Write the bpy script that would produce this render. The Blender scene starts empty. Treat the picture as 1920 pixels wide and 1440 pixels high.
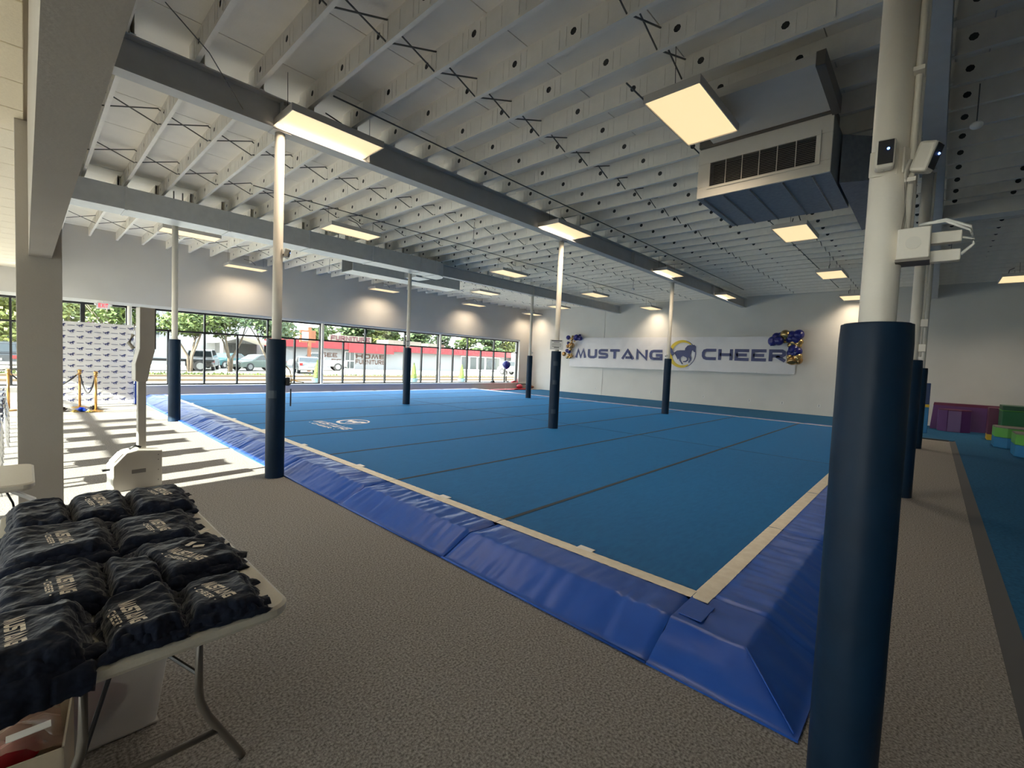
import bpy, math, random
from mathutils import Vector, Matrix, noise
random.seed(7)
PI = math.pi
scene = bpy.context.scene
COL = scene.collection

# ---------------------------------------------------------------- camera
CAM_H = 1.65
yaw, pitch, roll, fpx = 0.822529068, 0.0491091785, 0.041903511, 849.716644
Rw = Matrix(((math.cos(yaw), -math.sin(yaw), 0), (0, 0, -1), (math.sin(yaw), math.cos(yaw), 0)))
Rx = Matrix(((1, 0, 0), (0, math.cos(pitch), -math.sin(pitch)), (0, math.sin(pitch), math.cos(pitch))))
Rz = Matrix(((math.cos(roll), -math.sin(roll), 0), (math.sin(roll), math.cos(roll), 0), (0, 0, 1)))
Mc = Rz @ Rx @ Rw
cam_data = bpy.data.cameras.new('camera')
cam = bpy.data.objects.new('camera', cam_data)
COL.objects.link(cam)
rot = Matrix((Mc[0], -Mc[1], -Mc[2])).transposed()
cam.matrix_world = Matrix.Translation((0, 0, CAM_H)) @ rot.to_4x4()
cam_data.sensor_fit = 'HORIZONTAL'
cam_data.sensor_width = 36.0
cam_data.lens = fpx / 1920 * 36.0
cam_data.clip_start = 0.02
cam_data.clip_end = 600
scene.camera = cam

# ---------------------------------------------------------------- light
scene.view_settings.view_transform = 'Standard'
scene.view_settings.look = 'None'
scene.view_settings.gamma = 1.0
scene.view_settings.use_curve_mapping = False
scene.view_settings.exposure = 1.75
LAMP_W = 10.5            # watts of light given off by each ceiling panel
LAMP_COL = (1.0, 0.82, 0.60)
world = bpy.data.worlds.new('world')
scene.world = world
world.use_nodes = True
wn = world.node_tree
wn.nodes.clear()
w_out = wn.nodes.new('ShaderNodeOutputWorld')
w_bg = wn.nodes.new('ShaderNodeBackground')
w_tc = wn.nodes.new('ShaderNodeTexCoord')
w_sep = wn.nodes.new('ShaderNodeSeparateXYZ')
w_ramp = wn.nodes.new('ShaderNodeValToRGB')
w_ramp.color_ramp.elements[0].position = 0.0
w_ramp.color_ramp.elements[0].color = (1.0, 0.985, 0.96, 1)
w_ramp.color_ramp.elements[1].position = 0.7
w_ramp.color_ramp.elements[1].color = (0.78, 0.88, 1.0, 1)
wn.links.new(w_tc.outputs['Generated'], w_sep.inputs[0])
wn.links.new(w_sep.outputs['Z'], w_ramp.inputs[0])
wn.links.new(w_ramp.outputs[0], w_bg.inputs['Color'])
wn.links.new(w_bg.outputs[0], w_out.inputs[0])
w_bg.inputs['Strength'].default_value = 2.8
sun_d = bpy.data.lights.new('sun', 'SUN')
sun_d.energy = 12.5
sun_d.angle = 0.009
sun_d.color = (1.0, 0.93, 0.80)
sun = bpy.data.objects.new('sun', sun_d)
COL.objects.link(sun)
sun.rotation_euler = Vector((1.0, 0.085, -0.41)).to_track_quat('-Z', 'Y').to_euler()
sun.location = (-20, 10, 12)

scene.cycles.max_bounces = 14
scene.cycles.diffuse_bounces = 9

# ---------------------------------------------------------------- materials
MATS = {}
def mat(name, col, rough=0.6, metal=0.0, col2=None, nscale=40.0, bump=0.0, bscale=None, detail=3.0,
        spec=None, emit=None, estr=0.0, stretch=None, alpha=None, sheen=0.0, stint=None):
    m = bpy.data.materials.new(name)
    m.use_nodes = True
    nt = m.node_tree
    b = nt.nodes['Principled BSDF']
    b.inputs['Base Color'].default_value = (*col, 1)
    b.inputs['Roughness'].default_value = rough
    b.inputs['Metallic'].default_value = metal
    if spec is not None:
        b.inputs['Specular IOR Level'].default_value = spec
    if sheen:
        b.inputs['Sheen Weight'].default_value = sheen
        b.inputs['Sheen Roughness'].default_value = 0.4
        if stint: b.inputs['Sheen Tint'].default_value = (*stint, 1)
    if emit is not None:
        b.inputs['Emission Color'].default_value = (*emit, 1)
        b.inputs['Emission Strength'].default_value = estr
    if alpha is not None:
        b.inputs['Alpha'].default_value = alpha
    if col2 is not None or bump:
        tc = nt.nodes.new('ShaderNodeTexCoord')
        mp = nt.nodes.new('ShaderNodeMapping')
        if stretch:
            mp.inputs['Scale'].default_value = stretch
        nt.links.new(tc.outputs['Object'], mp.inputs[0])
        nz = nt.nodes.new('ShaderNodeTexNoise')
        nz.inputs['Scale'].default_value = nscale
        nz.inputs['Detail'].default_value = detail
        nt.links.new(mp.outputs[0], nz.inputs['Vector'])
        if col2 is not None:
            rp = nt.nodes.new('ShaderNodeValToRGB')
            rp.color_ramp.elements[0].position = 0.32
            rp.color_ramp.elements[0].color = (*col, 1)
            rp.color_ramp.elements[1].position = 0.68
            rp.color_ramp.elements[1].color = (*col2, 1)
            nt.links.new(nz.outputs['Fac'], rp.inputs[0])
            nt.links.new(rp.outputs[0], b.inputs['Base Color'])
        if bump:
            bp = nt.nodes.new('ShaderNodeBump')
            bp.inputs['Strength'].default_value = bump
            bp.inputs['Distance'].default_value = 0.02
            if bscale:
                n2 = nt.nodes.new('ShaderNodeTexNoise')
                n2.inputs['Scale'].default_value = bscale
                nt.links.new(mp.outputs[0], n2.inputs['Vector'])
                nt.links.new(n2.outputs['Fac'], bp.inputs['Height'])
            else:
                nt.links.new(nz.outputs['Fac'], bp.inputs['Height'])
            nt.links.new(bp.outputs[0], b.inputs['Normal'])
    MATS[name] = m
    return m

def glass_mat(name, tint=(0.93, 0.97, 0.96), gloss=0.05):
    m = bpy.data.materials.new(name)
    m.use_nodes = True
    nt = m.node_tree
    nt.nodes.clear()
    o = nt.nodes.new('ShaderNodeOutputMaterial')
    t = nt.nodes.new('ShaderNodeBsdfTransparent')
    t.inputs[0].default_value = (*tint, 1)
    g = nt.nodes.new('ShaderNodeBsdfGlossy')
    g.inputs['Roughness'].default_value = 0.02
    mx = nt.nodes.new('ShaderNodeMixShader')
    mx.inputs[0].default_value = gloss
    nt.links.new(t.outputs[0], mx.inputs[1])
    nt.links.new(g.outputs[0], mx.inputs[2])
    nt.links.new(mx.outputs[0], o.inputs[0])
    MATS[name] = m
    return m

mat('carpet', (0.13, 0.122, 0.117), 0.95, col2=(0.42, 0.398, 0.382), nscale=85, bump=0.45, bscale=210, spec=0.1, detail=6)
mat('blue_carpet', (0.005, 0.070, 0.20), 0.7, col2=(0.010, 0.100, 0.265), nscale=9, bump=0.25, bscale=150, spec=0.25, stretch=(1, 3, 1), detail=8, sheen=0.7, stint=(0.04, 0.38, 0.9))
mat('blue_carpet_gym', (0.016, 0.085, 0.19), 0.95, col2=(0.026, 0.125, 0.26), nscale=30, bump=0.3, bscale=150, spec=0.15, detail=6)
mat('seam', (0.03, 0.045, 0.06), 0.8)
mat('vinyl', (0.014, 0.080, 0.40), 0.40, col2=(0.020, 0.098, 0.46), nscale=3, bump=0.10, bscale=9, spec=0.35)
mat('vinyl_white', (0.80, 0.74, 0.62), 0.5, col2=(0.70, 0.63, 0.51), nscale=14, bump=0.15)
mat('pad', (0.003, 0.017, 0.042), 0.5, col2=(0.004, 0.022, 0.054), nscale=4, bump=0.12, bscale=12, spec=0.28)
mat('tape', (0.018, 0.04, 0.07), 0.4)
mat('pole', (0.82, 0.77, 0.69), 0.5, col2=(0.77, 0.72, 0.64), nscale=6, bump=0.04, bscale=60)
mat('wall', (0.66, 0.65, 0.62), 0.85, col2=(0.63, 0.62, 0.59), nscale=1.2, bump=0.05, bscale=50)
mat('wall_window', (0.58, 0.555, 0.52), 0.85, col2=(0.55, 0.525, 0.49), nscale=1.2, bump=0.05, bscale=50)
mat('drywall', (0.50, 0.465, 0.42), 0.85, col2=(0.475, 0.44, 0.395), nscale=2.0, bump=0.06, bscale=70)
mat('trim', (0.82, 0.81, 0.78), 0.5, col2=(0.78, 0.77, 0.74), nscale=5)
mat('deck', (0.86, 0.82, 0.75), 0.85, col2=(0.80, 0.765, 0.70), nscale=2.2, bump=0.08, bscale=40)
mat('joist', (0.89, 0.85, 0.78), 0.6, col2=(0.83, 0.795, 0.73), nscale=7, bump=0.10, bscale=26)
mat('hole_shade', (0.05, 0.05, 0.05), 0.9)
mat('rod', (0.12, 0.115, 0.11), 0.5)
mat('beam', (0.56, 0.56, 0.55), 0.55, col2=(0.52, 0.52, 0.51), nscale=5)
mat('beam_light', (0.62, 0.61, 0.58), 0.6, col2=(0.58, 0.57, 0.54), nscale=5)
mat('duct', (0.52, 0.54, 0.55), 0.42, metal=0.25, col2=(0.47, 0.49, 0.50), nscale=8)
mat('galv', (0.30, 0.32, 0.35), 0.4, metal=0.55, col2=(0.24, 0.26, 0.29), nscale=18)
mat('unit', (0.76, 0.72, 0.65), 0.5, col2=(0.72, 0.68, 0.61), nscale=5)
mat('slat', (0.34, 0.32, 0.29), 0.5)
mat('dark', (0.015, 0.015, 0.017), 0.6)
mat('black', (0.01, 0.01, 0.012), 0.4)
mat('tile', (0.80, 0.72, 0.58), 0.9, col2=(0.74, 0.66, 0.53), nscale=60, bump=0.12)
mat('grid', (0.70, 0.62, 0.50), 0.6)
mat('frame', (0.012, 0.011, 0.011), 0.45)
glass_mat('glass')
mat('housing', (0.55, 0.52, 0.48), 0.5)
mat('diffuser', (0.30, 0.28, 0.24), 0.5, emit=(1.0, 0.74, 0.40), estr=0.315)
mat('white', (0.80, 0.80, 0.79), 0.5)
mat('offwhite', (0.66, 0.62, 0.54), 0.45, col2=(0.62, 0.58, 0.50), nscale=120)
mat('banner', (0.74, 0.73, 0.75), 0.55, col2=(0.70, 0.69, 0.71), nscale=2)
mat('navy_print', (0.045, 0.055, 0.16), 0.5, col2=(0.06, 0.075, 0.20), nscale=3)
mat('gold_print', (0.62, 0.47, 0.03), 0.45)
mat('balloon_blue', (0.012, 0.016, 0.16), 0.28, col2=(0.016, 0.020, 0.19), nscale=4)
mat('balloon_gold', (0.52, 0.37, 0.16), 0.24, metal=0.75)
mat('balloon_copper', (0.42, 0.25, 0.10), 0.26, metal=0.7)
mat('shirt', (0.008, 0.012, 0.026), 0.9, col2=(0.014, 0.020, 0.040), nscale=60, bump=0.6, bscale=26, sheen=0.35, spec=0.15)
mat('print_cream', (0.78, 0.70, 0.60), 0.7)
mat('steel_brown', (0.16, 0.14, 0.12), 0.45, metal=0.3)
mat('tote', (0.62, 0.60, 0.60), 0.35, alpha=0.72)
mat('cardboard', (0.50, 0.42, 0.32), 0.85, col2=(0.46, 0.385, 0.29), nscale=20)
mat('red_shiny', (0.42, 0.012, 0.03), 0.25, col2=(0.30, 0.008, 0.02), nscale=12)
mat('pink_film', (0.65, 0.42, 0.36), 0.2, alpha=0.45)
mat('brass', (0.55, 0.33, 0.12), 0.28, metal=0.85)
mat('rope', (0.03, 0.03, 0.035), 0.7)
mat('pom_blue', (0.01, 0.08, 0.60), 0.3)
mat('pom_dark', (0.02, 0.015, 0.012), 0.4)
mat('pom_gold', (0.55, 0.42, 0.12), 0.35)
mat('chair_blue', (0.02, 0.04, 0.17), 0.3)
mat('chrome', (0.7, 0.71, 0.72), 0.2, metal=0.9)
mat('backdrop', (0.78, 0.78, 0.80), 0.5, col2=(0.75, 0.75, 0.77), nscale=2)
mat('blue_flag', (0.02, 0.06, 0.35), 0.5)
mat('exit_red', (0.55, 0.02, 0.03), 0.5, emit=(0.7, 0.03, 0.05), estr=0.5)
mat('kiosk', (0.50, 0.47, 0.42), 0.5, col2=(0.47, 0.44, 0.39), nscale=6)
mat('purple', (0.10, 0.025, 0.14), 0.4)
mat('purple_light', (0.17, 0.10, 0.24), 0.45)
mat('maroon', (0.11, 0.012, 0.05), 0.4)
mat('green', (0.005, 0.13, 0.04), 0.45)
mat('green_dk', (0.01, 0.085, 0.035), 0.45)
mat('lime', (0.10, 0.36, 0.05), 0.45)
mat('block_blue', (0.01, 0.16, 0.36), 0.45)
mat('block_navy', (0.012, 0.035, 0.12), 0.45)
mat('yellow', (0.62, 0.40, 0.02), 0.5)
mat('greyblock', (0.16, 0.15, 0.14), 0.7)
mat('edge_grey', (0.07, 0.072, 0.078), 0.8)
mat('red', (0.45, 0.03, 0.05), 0.5)
mat('led', (0.02, 0.02, 0.1), 0.4, emit=(0.15, 0.3, 1.0), estr=2.0)
# outside
mat('lot', (0.372, 0.336, 0.282), 0.95, col2=(0.312, 0.282, 0.234), nscale=0.5)
mat('walk', (0.432, 0.408, 0.360), 0.95, col2=(0.396, 0.372, 0.324), nscale=1.0)
mat('kerb', (0.127, 0.085, 0.046), 0.9)
mat('asphalt', (0.091, 0.091, 0.091), 0.95, col2=(0.109, 0.106, 0.103), nscale=0.6)
mat('grass', (0.035, 0.065, 0.007), 0.95, col2=(0.083, 0.083, 0.014), nscale=3)
mat('ext_white', (0.218, 0.224, 0.233), 0.8, col2=(0.200, 0.206, 0.215), nscale=0.4)
mat('ext_red', (0.188, 0.009, 0.014), 0.6, col2=(0.167, 0.008, 0.012), nscale=0.5)
mat('ext_grey', (0.109, 0.115, 0.121), 0.7)
mat('ext_dark', (0.030, 0.034, 0.036), 0.6)
mat('ext_tan', (0.151, 0.133, 0.109), 0.8)
mat('ext_glass', (0.030, 0.040, 0.042), 0.12)
mat('sign_brown', (0.067, 0.030, 0.018), 0.7)
mat('sign_maroon', (0.061, 0.003, 0.012), 0.6)
mat('orange', (0.188, 0.061, 0.021), 0.6)
mat('sign_purple', (0.106, 0.036, 0.097), 0.6)
mat('leaf_a', (0.037, 0.069, 0.009), 0.7, col2=(0.092, 0.116, 0.019), nscale=2.5)
mat('leaf_b', (0.016, 0.039, 0.012), 0.7, col2=(0.056, 0.083, 0.021), nscale=1.5)
mat('leaf_c', (0.060, 0.079, 0.009), 0.7, col2=(0.120, 0.127, 0.023), nscale=2.0)
mat('topiary', (0.051, 0.088, 0.012), 0.8, col2=(0.104, 0.127, 0.023), nscale=9)
mat('planter', (0.061, 0.109, 0.139), 0.5)
mat('bark', (0.127, 0.100, 0.073), 0.85, col2=(0.091, 0.070, 0.052), nscale=8)
mat('car_white', (0.215, 0.217, 0.220), 0.25)
mat('car_silver', (0.151, 0.165, 0.182), 0.25, metal=0.3)
mat('car_teal', (0.014, 0.091, 0.102), 0.25)
mat('car_sage', (0.099, 0.124, 0.110), 0.3)
mat('car_black', (0.011, 0.012, 0.014), 0.25)
mat('car_gold', (0.096, 0.099, 0.083), 0.3)
mat('tyre', (0.015, 0.015, 0.016), 0.8)
mat('hub', (0.248, 0.253, 0.259), 0.3, metal=0.6)
mat('tail', (0.248, 0.011, 0.011), 0.3)
mat('lamp_clear', (0.206, 0.206, 0.198), 0.2)
mat('car_glass', (0.017, 0.022, 0.025), 0.08)

# ---------------------------------------------------------------- mesh helpers
class MB:
    def __init__(s):
        s.v = []; s.f = []
    def add(s, verts, faces):
        n = len(s.v)
        s.v += [tuple(p) for p in verts]
        s.f += [tuple(i + n for i in q) for q in faces]
        return s
    def box(s, x0, y0, z0, x1, y1, z1):
        return s.add([(x0,y0,z0),(x1,y0,z0),(x1,y1,z0),(x0,y1,z0),(x0,y0,z1),(x1,y0,z1),(x1,y1,z1),(x0,y1,z1)],
                     [(0,3,2,1),(4,5,6,7),(0,1,5,4),(1,2,6,5),(2,3,7,6),(3,0,4,7)])
    def hexa(s, p):                                   # eight corners, bottom four then top four
        return s.add(p, [(0,3,2,1),(4,5,6,7),(0,1,5,4),(1,2,6,5),(2,3,7,6),(3,0,4,7)])
    def prism(s, poly, z0, z1):                       # polygon in xy, extruded in z
        n = len(poly)
        v = [(x, y, z0) for x, y in poly] + [(x, y, z1) for x, y in poly]
        f = [tuple(range(n))[::-1], tuple(range(n, 2*n))]
        f += [(i, (i+1) % n, n + (i+1) % n, n + i) for i in range(n)]
        return s.add(v, f)
    def prism_y(s, poly, y0, y1):                     # polygon in xz, extruded in y
        n = len(poly)
        v = [(x, y0, z) for x, z in poly] + [(x, y1, z) for x, z in poly]
        f = [tuple(range(n)), tuple(range(n, 2*n))[::-1]]
        f += [((i+1) % n, i, n + i, n + (i+1) % n) for i in range(n)]
        return s.add(v, f)
    def prism_x(s, poly, x0, x1):                     # polygon in yz, extruded in x
        n = len(poly)
        v = [(x0, y, z) for y, z in poly] + [(x1, y, z) for y, z in poly]
        f = [tuple(range(n))[::-1], tuple(range(n, 2*n))]
        f += [(i, (i+1) % n, n + (i+1) % n, n + i) for i in range(n)]
        return s.add(v, f)
    def lathe(s, prof, n=16, cx=0, cy=0):             # prof [(r,z)], axis z
        v = []
        for r, z in prof:
            for i in range(n):
                a = 2*PI*i/n
                v.append((cx + r*math.cos(a), cy + r*math.sin(a), z))
        f = []
        for k in range(len(prof)-1):
            for i in range(n):
                j = (i+1) % n
                f.append((k*n+i, k*n+j, (k+1)*n+j, (k+1)*n+i))
        f.append(tuple(range(n))[::-1])
        f.append(tuple((len(prof)-1)*n + i for i in range(n)))
        return s.add(v, f)
    def tube(s, path, r, n=8):
        pts = [Vector(p) for p in path]
        v = []; up = Vector((0, 0, 1))
        for i, p in enumerate(pts):
            if i == 0: d = pts[1]-pts[0]
            elif i == len(pts)-1: d = pts[-1]-pts[-2]
            else: d = (pts[i+1]-pts[i]).normalized() + (pts[i]-pts[i-1]).normalized()
            d.normalize()
            a = d.cross(up)
            if a.length < 1e-3: a = d.cross(Vector((0, 1, 0)))
            a.normalize(); b = d.cross(a).normalized()
            rr = r[i] if isinstance(r, (list, tuple)) else r
            for k in range(n):
                t = 2*PI*k/n
                v.append(p + a*rr*math.cos(t) + b*rr*math.sin(t))
        f = []
        for i in range(len(pts)-1):
            for k in range(n):
                j = (k+1) % n
                f.append((i*n+k, i*n+j, (i+1)*n+j, (i+1)*n+k))
        f.append(tuple(range(n))[::-1]); f.append(tuple((len(pts)-1)*n+k for k in range(n)))
        return s.add(v, f)
    def ball(s, c, rx, ry=None, rz=None, n=14, m=9):
        ry = rx if ry is None else ry; rz = rx if rz is None else rz
        v = [(c[0], c[1], c[2]-rz)]
        for k in range(1, m):
            t = -PI/2 + PI*k/m
            for i in range(n):
                a = 2*PI*i/n
                v.append((c[0]+rx*math.cos(t)*math.cos(a), c[1]+ry*math.cos(t)*math.sin(a), c[2]+rz*math.sin(t)))
        v.append((c[0], c[1], c[2]+rz))
        f = [(0, 1+(i+1) % n, 1+i) for i in range(n)]
        for k in range(m-2):
            for i in range(n):
                j = (i+1) % n
                f.append((1+k*n+i, 1+k*n+j, 1+(k+1)*n+j, 1+(k+1)*n+i))
        L = len(v)-1; b = 1+(m-2)*n
        f += [(b+i, b+(i+1) % n, L) for i in range(n)]
        return s.add(v, f)
    def grid(s, nu, nv, fn):
        v = [fn(i/nu, j/nv) for j in range(nv+1) for i in range(nu+1)]
        f = [(j*(nu+1)+i, j*(nu+1)+i+1, (j+1)*(nu+1)+i+1, (j+1)*(nu+1)+i) for j in range(nv) for i in range(nu)]
        return s.add(v, f)
    def merge(s, o, mtx=None):
        return s.add([(mtx @ Vector(p)) if mtx is not None else p for p in o.v], o.f)
    def xf(s, mtx):
        s.v = [tuple(mtx @ Vector(p)) for p in s.v]
        return s
    def build(s, name, material, parent=None, smooth=False, bevel=0.0, loc=None):
        me = bpy.data.meshes.new(name)
        me.from_pydata(s.v, [], s.f)
        me.update()
        if smooth:
            for p in me.polygons: p.use_smooth = True
        me.materials.append(MATS[material])
        o = bpy.data.objects.new(name, me)
        COL.objects.link(o)
        if parent is not None: o.parent = parent
        if loc is not None: o.location = loc
        if bevel:
            bm = o.modifiers.new('bevel', 'BEVEL')
            bm.width = bevel; bm.segments = 2; bm.limit_method = 'ANGLE'
        return o

def tag(o, label=None, cat=None, group=None, kind=None):
    if label: o['label'] = label
    if cat: o['category'] = cat
    if group: o['group'] = group
    if kind: o['kind'] = kind
    return o
def thing(name, label, cat, loc=(0, 0, 0), rz=0.0, group=None, kind=None):
    o = bpy.data.objects.new(name, None)
    COL.objects.link(o)
    o.empty_display_size = 0.1
    o.location = loc; o.rotation_euler = (0, 0, rz)
    return tag(o, label, cat, group, kind)
def struct(name, mb, material, label=None, **k):
    o = mb.build(name, material, **k)
    o['kind'] = 'structure'
    if label: o['label'] = label
    return o
def share(o, parent, loc=(0, 0, 0), rz=0.0, name=None):      # a linked copy of one mesh part
    c = bpy.data.objects.new(name or o.name.split('.')[0], o.data)
    COL.objects.link(c); c.parent = parent; c.location = loc; c.rotation_euler = (0, 0, rz)
    return c
def copy_tree(o, parent=None):
    c = o.copy(); COL.objects.link(c); c.parent = parent
    for ch in list(o.children): copy_tree(ch, c)
    return c
def T(x, y, z): return Matrix.Translation((x, y, z))

# ---------------------------------------------------------------- lettering (wide block strokes)
GL = {
 'M': (1.34, [[(.12,0),(.36,.93),(.67,.08),(.98,.93),(1.22,0)]]),
 'U': (1.05, [[(.11,1),(.11,.34),(.17,.18),(.32,.11),(.73,.11),(.88,.18),(.94,.34),(.94,1)]]),
 'S': (1.10, [[(1.06,.89),(.30,.89),(.15,.83),(.11,.70),(.15,.57),(.30,.51),(.80,.49),(.95,.43),(.99,.30),(.95,.17),(.80,.11),(.02,.11)]]),
 'T': (1.05, [[(0,.89),(1.05,.89)],[(.52,.80),(.52,0)]]),
 'A': (1.36, [[(.12,0),(.66,.92),(1.24,0)],[(.45,.16),(1.10,.16)]]),
 'N': (1.12, [[(.11,0),(.11,.94),(1.01,.06),(1.01,1)]]),
 'G': (1.25, [[(1.22,.89),(.40,.89),(.20,.82),(.11,.65),(.11,.35),(.20,.18),(.40,.11),(1.12,.11),(1.12,.47),(.62,.47)]]),
 'C': (1.25, [[(1.24,.89),(.40,.89),(.20,.82),(.11,.65),(.11,.35),(.20,.18),(.40,.11),(1.24,.11)]]),
 'H': (1.20, [[(.11,0),(.11,1)],[(1.09,0),(1.09,1)],[(.11,.5),(1.09,.5)]]),
 'E': (1.15, [[(1.14,.89),(.11,.89),(.11,.11),(1.14,.11)],[(.11,.5),(.98,.5)]]),
 'R': (1.28, [[(.11,0),(.11,.89),(.95,.89),(1.10,.80),(1.10,.58),(.95,.47),(.22,.47)],[(.55,.45),(1.20,.04)]]),
 'O': (1.20, [[(.35,.89),(.2,.84),(.11,.68),(.11,.32),(.2,.16),(.35,.11),(.85,.11),(1.0,.16),(1.09,.32),(1.09,.68),(1.0,.84),(.85,.89),(.35,.89)]]),
 'F': (1.10, [[(1.10,.89),(.11,.89),(.11,0)],[(.11,.48),(.92,.48)]]),
 'I': (0.24, [[(.12,0),(.12,1)]]),
 'X': (1.15, [[(.1,0),(1.05,1)],[(.1,1),(1.05,0)]]),
 'P': (1.15, [[(.11,0),(.11,.89),(.9,.89),(1.04,.80),(1.04,.55),(.9,.44),(.11,.44)]]),
 'B': (1.15, [[(.11,.0),(.11,.89),(.85,.89),(.98,.80),(.98,.6),(.85,.5),(.11,.5)],[(.85,.5),(1.02,.4),(1.02,.22),(.85,.11),(.11,.11)]]),
 '-': (0.55, [[(.05,.5),(.5,.5)]]),
 ' ': (0.55, []),
}
def stroke(mb, pts, t, z0=0.0, z1=None):
    P = [Vector(p) for p in pts]
    closed = (P[0]-P[-1]).length < 1e-6
    if closed: P = P[:-1]
    n = len(P); L = []; Rr = []
    for i in range(n):
        if closed or 0 < i < n-1:
            a = (P[i]-P[(i-1) % n]).normalized(); b = (P[(i+1) % n]-P[i]).normalized()
            nv = Vector((-a.y-b.y, a.x+b.x))
            if nv.length < 1e-4: nv = Vector((-a.y, a.x))
            nv.normalize()
            k = min(1.6, 1.0/max(0.3, nv.dot(Vector((-a.y, a.x)))))
        else:
            a = (P[1]-P[0]).normalized() if i == 0 else (P[-1]-P[-2]).normalized()
            nv = Vector((-a.y, a.x)); k = 1.0
        L.append(P[i]+nv*t/2*k); Rr.append(P[i]-nv*t/2*k)
    m = n if closed else n-1
    for i in range(m):
        j = (i+1) % n
        q = [Rr[i], Rr[j], L[j], L[i]]
        if z1 is None:
            mb.add([(p.x, p.y, z0) for p in q], [(0, 1, 2, 3)])
        else:
            mb.prism([(p.x, p.y) for p in q], z0, z1)
def text(s, height=1.0, width=None, track=0.16, t=0.22, z1=None):
    mb = MB(); x = 0.0
    for ch in s:
        w, strokes = GL[ch]
        for st in strokes:
            stroke(mb, [(x+a, b) for a, b in st], t, 0.0, z1)
        x += w + track
    x -= track
    sx = (width/x) if width else height
    mb.v = [(p[0]*sx, p[1]*height, p[2]) for p in mb.v]
    mb.w = x*sx
    return mb
HORSE = [(305,355),(330,380),(327,430),(318,455),(305,450),(290,428),(274,440),(262,500),(277,540),(271,566),(246,601),(234,593),(253,560),(249,541),(234,522),
         (237,545),(234,572),(205,592),(166,592),(165,579),(200,574),(218,553),(208,530),(160,508),(130,530),(126,558),(150,597),(167,611),(150,620),(112,573),
         (107,545),(88,560),(78,543),(60,512),(44,482),(38,474),(25,502),(0,505),(-16,480),(-30,440),(-42,420),(-42,393),(-20,390),(0,410),(15,448),(34,463),
         (70,436),(120,430),(180,430),(185,400),(215,366),(250,357),(285,362)]
def horse(size=1.0):                                   # centred, about 1 unit wide
    mb = MB(); c = [((x-145)/375*size, (487-y)/375*size) for x, y in HORSE][::-1]
    mb.add([(x, y, 0) for x, y in c], [tuple(range(len(c)))])
    return mb
def crescent(c0, r0, c1, r1, a0, a1, n=40):
    mb = MB(); v = []
    for i in range(n+1):
        a = math.radians(a0+(a1-a0)*i/n)
        v.append((c0[0]+r0*math.cos(a), c0[1]+r0*math.sin(a), 0)); v.append((c1[0]+r1*math.cos(a), c1[1]+r1*math.sin(a), 0))
    return mb.add(v, [(2*i, 2*i+2, 2*i+3, 2*i+1) for i in range(n)])

# ================================================================= THE BUILDING
XC = (2.24, 8.35, 14.43)                 # column lines
YB = (-6.3, 0.175, 6.30, 12.43, 18.42)   # beam lines / bay ends
ZB, ZT, ZD = 4.44, 4.82, 5.07            # beam bottom, beam top, deck
XW, YW = 21.5, 18.42                     # inner faces of banner wall and window wall
XL = -4.3

floor = struct('floor', MB().box(XL-.3, -6.6, -.12, XW+.3, YW+.35, 0.0), 'carpet', 'grey brown flecked carpet floor')
struct('wall_banner', MB().box(XW, -6.6, 0, XW+.3, YW+.35, ZD), 'wall', 'long white wall carrying the banner')
struct('wall_banner_pilaster', MB().box(XW-.02, 13.25, 0, XW, YW, ZD), 'wall', 'slightly proud corner part of the banner wall')
struct('wall_right', MB().box(XL-.3, -6.6, 0, XW, -6.3, ZD), 'wall')
# window wall: bulkhead above, low wall below
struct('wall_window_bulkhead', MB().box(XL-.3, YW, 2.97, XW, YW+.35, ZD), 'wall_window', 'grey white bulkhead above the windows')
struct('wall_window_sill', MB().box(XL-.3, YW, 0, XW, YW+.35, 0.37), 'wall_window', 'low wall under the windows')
struct('trim_1', MB().box(XL, YW-.03, .37, XW, YW+.35, .405), 'trim', 'white window ledge', bevel=.006)
struct('trim_2', MB().box(XL, YW+.04, 2.885, XW, YW+.34, 2.97), 'trim', 'white strip over the windows')
# end wall on the left (the sunny side) with its own windows, plus two unseen ones added for fill light
lw = MB(); lw.box(XL-.3, -6.3, 0, XL, -1.0, ZD); lw.box(XL-.3, 3.35, 0, XL, 5.93, ZD); lw.box(XL-.3, -1.0, 2.97, XL, 3.35, ZD); lw.box(XL-.3, -1.0, 0, XL, 3.35, .37); lw.box(XL-.3, 5.93, 2.97, XL, YW, ZD); lw.box(XL-.3, 5.93, 0, XL, YW, .37)
struct('wall_left', lw, 'wall')

# thin hanging wall, boxed pillar and tiled low ceiling on the left
struct('wall_hanging', MB().box(.03, -6.3, 2.42, .175, 6.02, ZD), 'drywall', 'narrow hanging wall overhead')
struct('wall_hanging_far', MB().box(.03, 6.33, 3.62, .175, YW, ZD), 'drywall')
pil = tag(MB().box(-.05, 6.02, 0, .245, 6.33, 3.60).build('pillar', 'drywall', bevel=.006),
          'square taupe plastered pillar beside the folding tables', 'pillar')
cl = struct('ceiling_left', MB().box(XL, -6.3, 3.64, .03, YW, 3.70), 'grid', 'low ceiling of cream tiles')
proto = None
for r in range(30):
    y0 = 4.60 - .61*9 + .61*r
    if y0 + .6 > YW: break
    for c in range(2):
        x0 = .022 - .61*(c+1)
        if proto is None:
            proto = MB().box(0, 0, 0, .596, .596, .035).build('ceiling_tile', 'tile', cl, bevel=.004); proto.location = (x0, y0, 3.60)
        else:
            t = share(proto, cl, (x0, y0, 3.60)); m = t.modifiers.new('bevel', 'BEVEL'); m.width = .004
struct('ceiling_left_panel', MB().box(XL, -6.3, 3.60, .022-1.22-.01, YW, 3.64), 'tile')

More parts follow.
